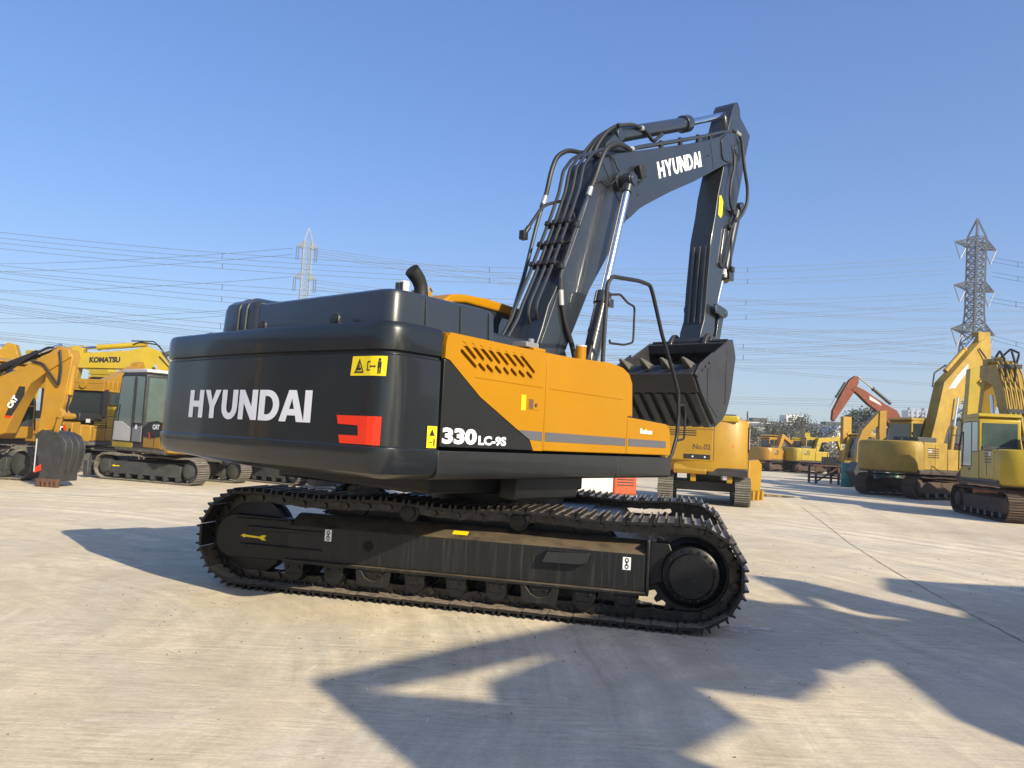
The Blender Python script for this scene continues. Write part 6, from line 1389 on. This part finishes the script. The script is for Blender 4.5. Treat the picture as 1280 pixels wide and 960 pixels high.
pylon('pylon', 93.9, 157, 52.5, 'tall dark lattice pylon with three wide cross arms at the right', PYL, 18, [(46.3, 5.9, 5.5), (37.3, 5.7, 5.3), (28.2, 6.1, 5.7)], wbase=3.9, wtop=1.2, thick_=.26, lean=1.6)
WIRES = [[-89.9, 120.0, 30.2, 89.5, 157.0, 44.0, 4.5], [-89.7, 120.0, 28.5, 89.5, 157.0, 41.3, 4.3], [-89.3, 120.0, 24.8, 89.2, 157.0, 36.4, 3.8], [-89.2, 120.0, 23.9, 89.3, 157.0, 34.2, 5.0], [-88.8, 120.0, 19.7, 88.7, 157.0, 27.7, 4.8], [-88.6, 120.0, 18.6, 88.7, 157.0, 25.7, 5.2], [98.1, 157.0, 44.3, 111.2, 140.0, 38.2, .5], [98.2, 157.0, 41.2, 111.2, 140.0, 35.2, .4], [97.7, 157.0, 35.8, 111.2, 140.0, 30.4, 0.3], [97.8, 157.0, 28.1, 111.2, 140.0, 21.8, 0.6], [-171.1, 230.0, 45.1, -56.5, 190.0, 46.2, 1.1], [-170.2, 230.0, 36.9, -56.5, 190.0, 38.9, 1.1], [-169.3, 230.0, 28.6, -56.0, 190.0, 31.6, 1.1], [-169.2, 230.0, 27.7, -55.9, 190.0, 30.4, 1.5], [-170.8, 230.0, 42.7, -56.4, 190.0, 44.6, 1.1], [-51.5, 190.0, 46.5, 241.3, 330.0, 71.0, 6.0], [-51.4, 190.0, 45.3, 241.3, 330.0, 67.5, 6.9], [-51.3, 190.0, 38.4, 241.3, 330.0, 51.7, 2.9], [-51.2, 190.0, 36.7, 241.3, 330.0, 62.9, 6.0], [-192.6, 260.0, 43.9, 219.3, 300.0, 60.5, 10.5], [-192.0, 260.0, 38.2, 219.3, 300.0, 58.3, 14.6], [-12.2, 260.0, 43.4, 219.4, 300.0, 43.4, 0.5], [-12.0, 260.0, 40.7, 219.4, 300.0, 38.3, 1.0], [-11.6, 260.0, 33.0, 219.4, 300.0, 30.8, 0.9], [-11.4, 260.0, 28.9, 219.4, 300.0, 42.4, .3], [-11.3, 260.0, 27.0, 219.4, 300.0, 40.2, 0.3], [-191.1, 260.0, 28.9, 18.4, 300.0, 31.4, 2.1], [-190.9, 260.0, 27.2, 18.6, 300.0, 27.0, 1.8], [-190.0, 260.0, 18.5, -44.9, 300.0, 39.3, .5], [-10.7, 260.0, 17.2, 219.4, 300.0, 26.7, .3], [-10.6, 260.0, 15.6, 219.4, 300.0, 24.8, .3], [-191.0, 260.0, 28.3, -106.8, 300.0, 25.9, 0.9]]
for i, (x0, y0, z0, x1, y1, z1, sag) in enumerate(WIRES):
    A = Vector((x0, y0, z0)); B = Vector((x1, y1, z1)); w = MB()
    dist = (A.y + B.y) / 2
    r = .00025 * dist * (1.15 if i < 10 else 1.0)
    pts = [A + (B - A) * t - Vector((0, 0, 4 * sag * t * (1 - t))) for t in [k / 36 for k in range(37)]]
    dbl = .9 if i < 10 else (.7 if i > 14 else 0)
    w.tube(pts, r, 4)
    if dbl:
        w.tube([p + Vector((0, 0, -dbl)) for p in pts], r, 4)
        if i < 10:
            for t in (8, 17, 27):
                w.bars([(pts[t] + Vector((0, 0, .05)), pts[t] + Vector((0, 0, -dbl - .05)))], .09)
    o = w.build('power_line', CABLE, angle=0)
    tag(o, 'thin grey power line sagging across the blue sky above the yard', 'power line', 'overhead power lines')

hz = MB(); hz.box(-420, 480, -80, 720, -1.0, 76); hm = bpy.data.materials.new('haze_air'); hm.use_nodes = True
for n_ in list(hm.node_tree.nodes):
    if n_.type == 'BSDF_PRINCIPLED': hm.node_tree.nodes.remove(n_)
pv = hm.node_tree.nodes.new('ShaderNodeVolumePrincipled'); pv.inputs['Color'].default_value = (.80, .86, .95, 1); pv.inputs['Density'].default_value = .00065; pv.inputs['Anisotropy'].default_value = .1
hm.node_tree.links.new(pv.outputs[0], next(n_ for n_ in hm.node_tree.nodes if n_.type == 'OUTPUT_MATERIAL').inputs['Volume'])
ho_ = hz.build('haze', hm, angle=0); tag(ho_, kind='stuff')
# ------------------------------------------------------------------ sky, sun, camera
SUN_AZ, SUN_EL = 140.0, 29.0
w = bpy.data.worlds.new('World'); scene.world = w; w.use_nodes = True
nt = w.node_tree; bg = nt.nodes['Background']
sky = nt.nodes.new('ShaderNodeTexSky'); sky.sky_type = 'NISHITA'; sky.sun_disc = False
sky.sun_elevation = R(SUN_EL); sky.sun_rotation = R(SUN_AZ); sky.altitude = 0; sky.air_density = 1.0; sky.dust_density = 1.5; sky.ozone_density = 5.0
hs = nt.nodes.new('ShaderNodeHueSaturation'); hs.inputs['Saturation'].default_value = 1.40; hs.inputs['Hue'].default_value = .515
gm = nt.nodes.new('ShaderNodeGamma'); gm.inputs[1].default_value = .65; nt.links.new(sky.outputs['Color'], gm.inputs[0]); nt.links.new(gm.outputs[0], hs.inputs['Color']); nt.links.new(hs.outputs['Color'], bg.inputs['Color'])
bg.inputs['Strength'].default_value = .15; hs.inputs['Value'].default_value = 1.42
sun = bpy.data.lights.new('sun', 'SUN'); sun.energy = 5.0; sun.angle = R(.55); sun.color = (1.0, .885, .675)
so = bpy.data.objects.new('sun', sun); COL.objects.link(so)
a, e = R(SUN_AZ), R(SUN_EL)
sd = Vector((math.sin(a) * math.cos(e), math.cos(a) * math.cos(e), math.sin(e)))
so.rotation_euler = sd.to_track_quat('Z', 'Y').to_euler(); so.location = (10, -10, 20)

cam = bpy.data.cameras.new('camera'); co = bpy.data.objects.new('camera', cam); COL.objects.link(co)
cam.sensor_fit = 'HORIZONTAL'; cam.sensor_width = 36; cam.lens = 961 / 1280 * 36; cam.clip_start = .05; cam.clip_end = 6000
roll = R(3.05); pitch = math.atan(68.4 * math.cos(roll) / 961)
fw = Vector((0, math.cos(pitch), math.sin(pitch))); r0 = Vector((1, 0, 0)); u0 = r0.cross(fw)
Rv = r0 * math.cos(roll) + u0 * math.sin(roll); Uv = -r0 * math.sin(roll) + u0 * math.cos(roll)
M4 = Matrix((Rv, Uv, -fw)).transposed().to_4x4(); M4.translation = (0, 0, 1.5)
co.matrix_world = M4
scene.camera = co
scene.view_settings.view_transform = 'Standard'; scene.view_settings.look = 'None'; scene.view_settings.gamma = 1; scene.view_settings.use_curve_mapping = False
scene.view_settings.exposure = 0.6
scene.render.engine = 'CYCLES'
scene.cycles.use_denoising = True
scene.cycles.max_bounces = 6; scene.cycles.diffuse_bounces = 3; scene.cycles.glossy_bounces = 3
scene.render.resolution_x = 1024; scene.render.resolution_y = 768
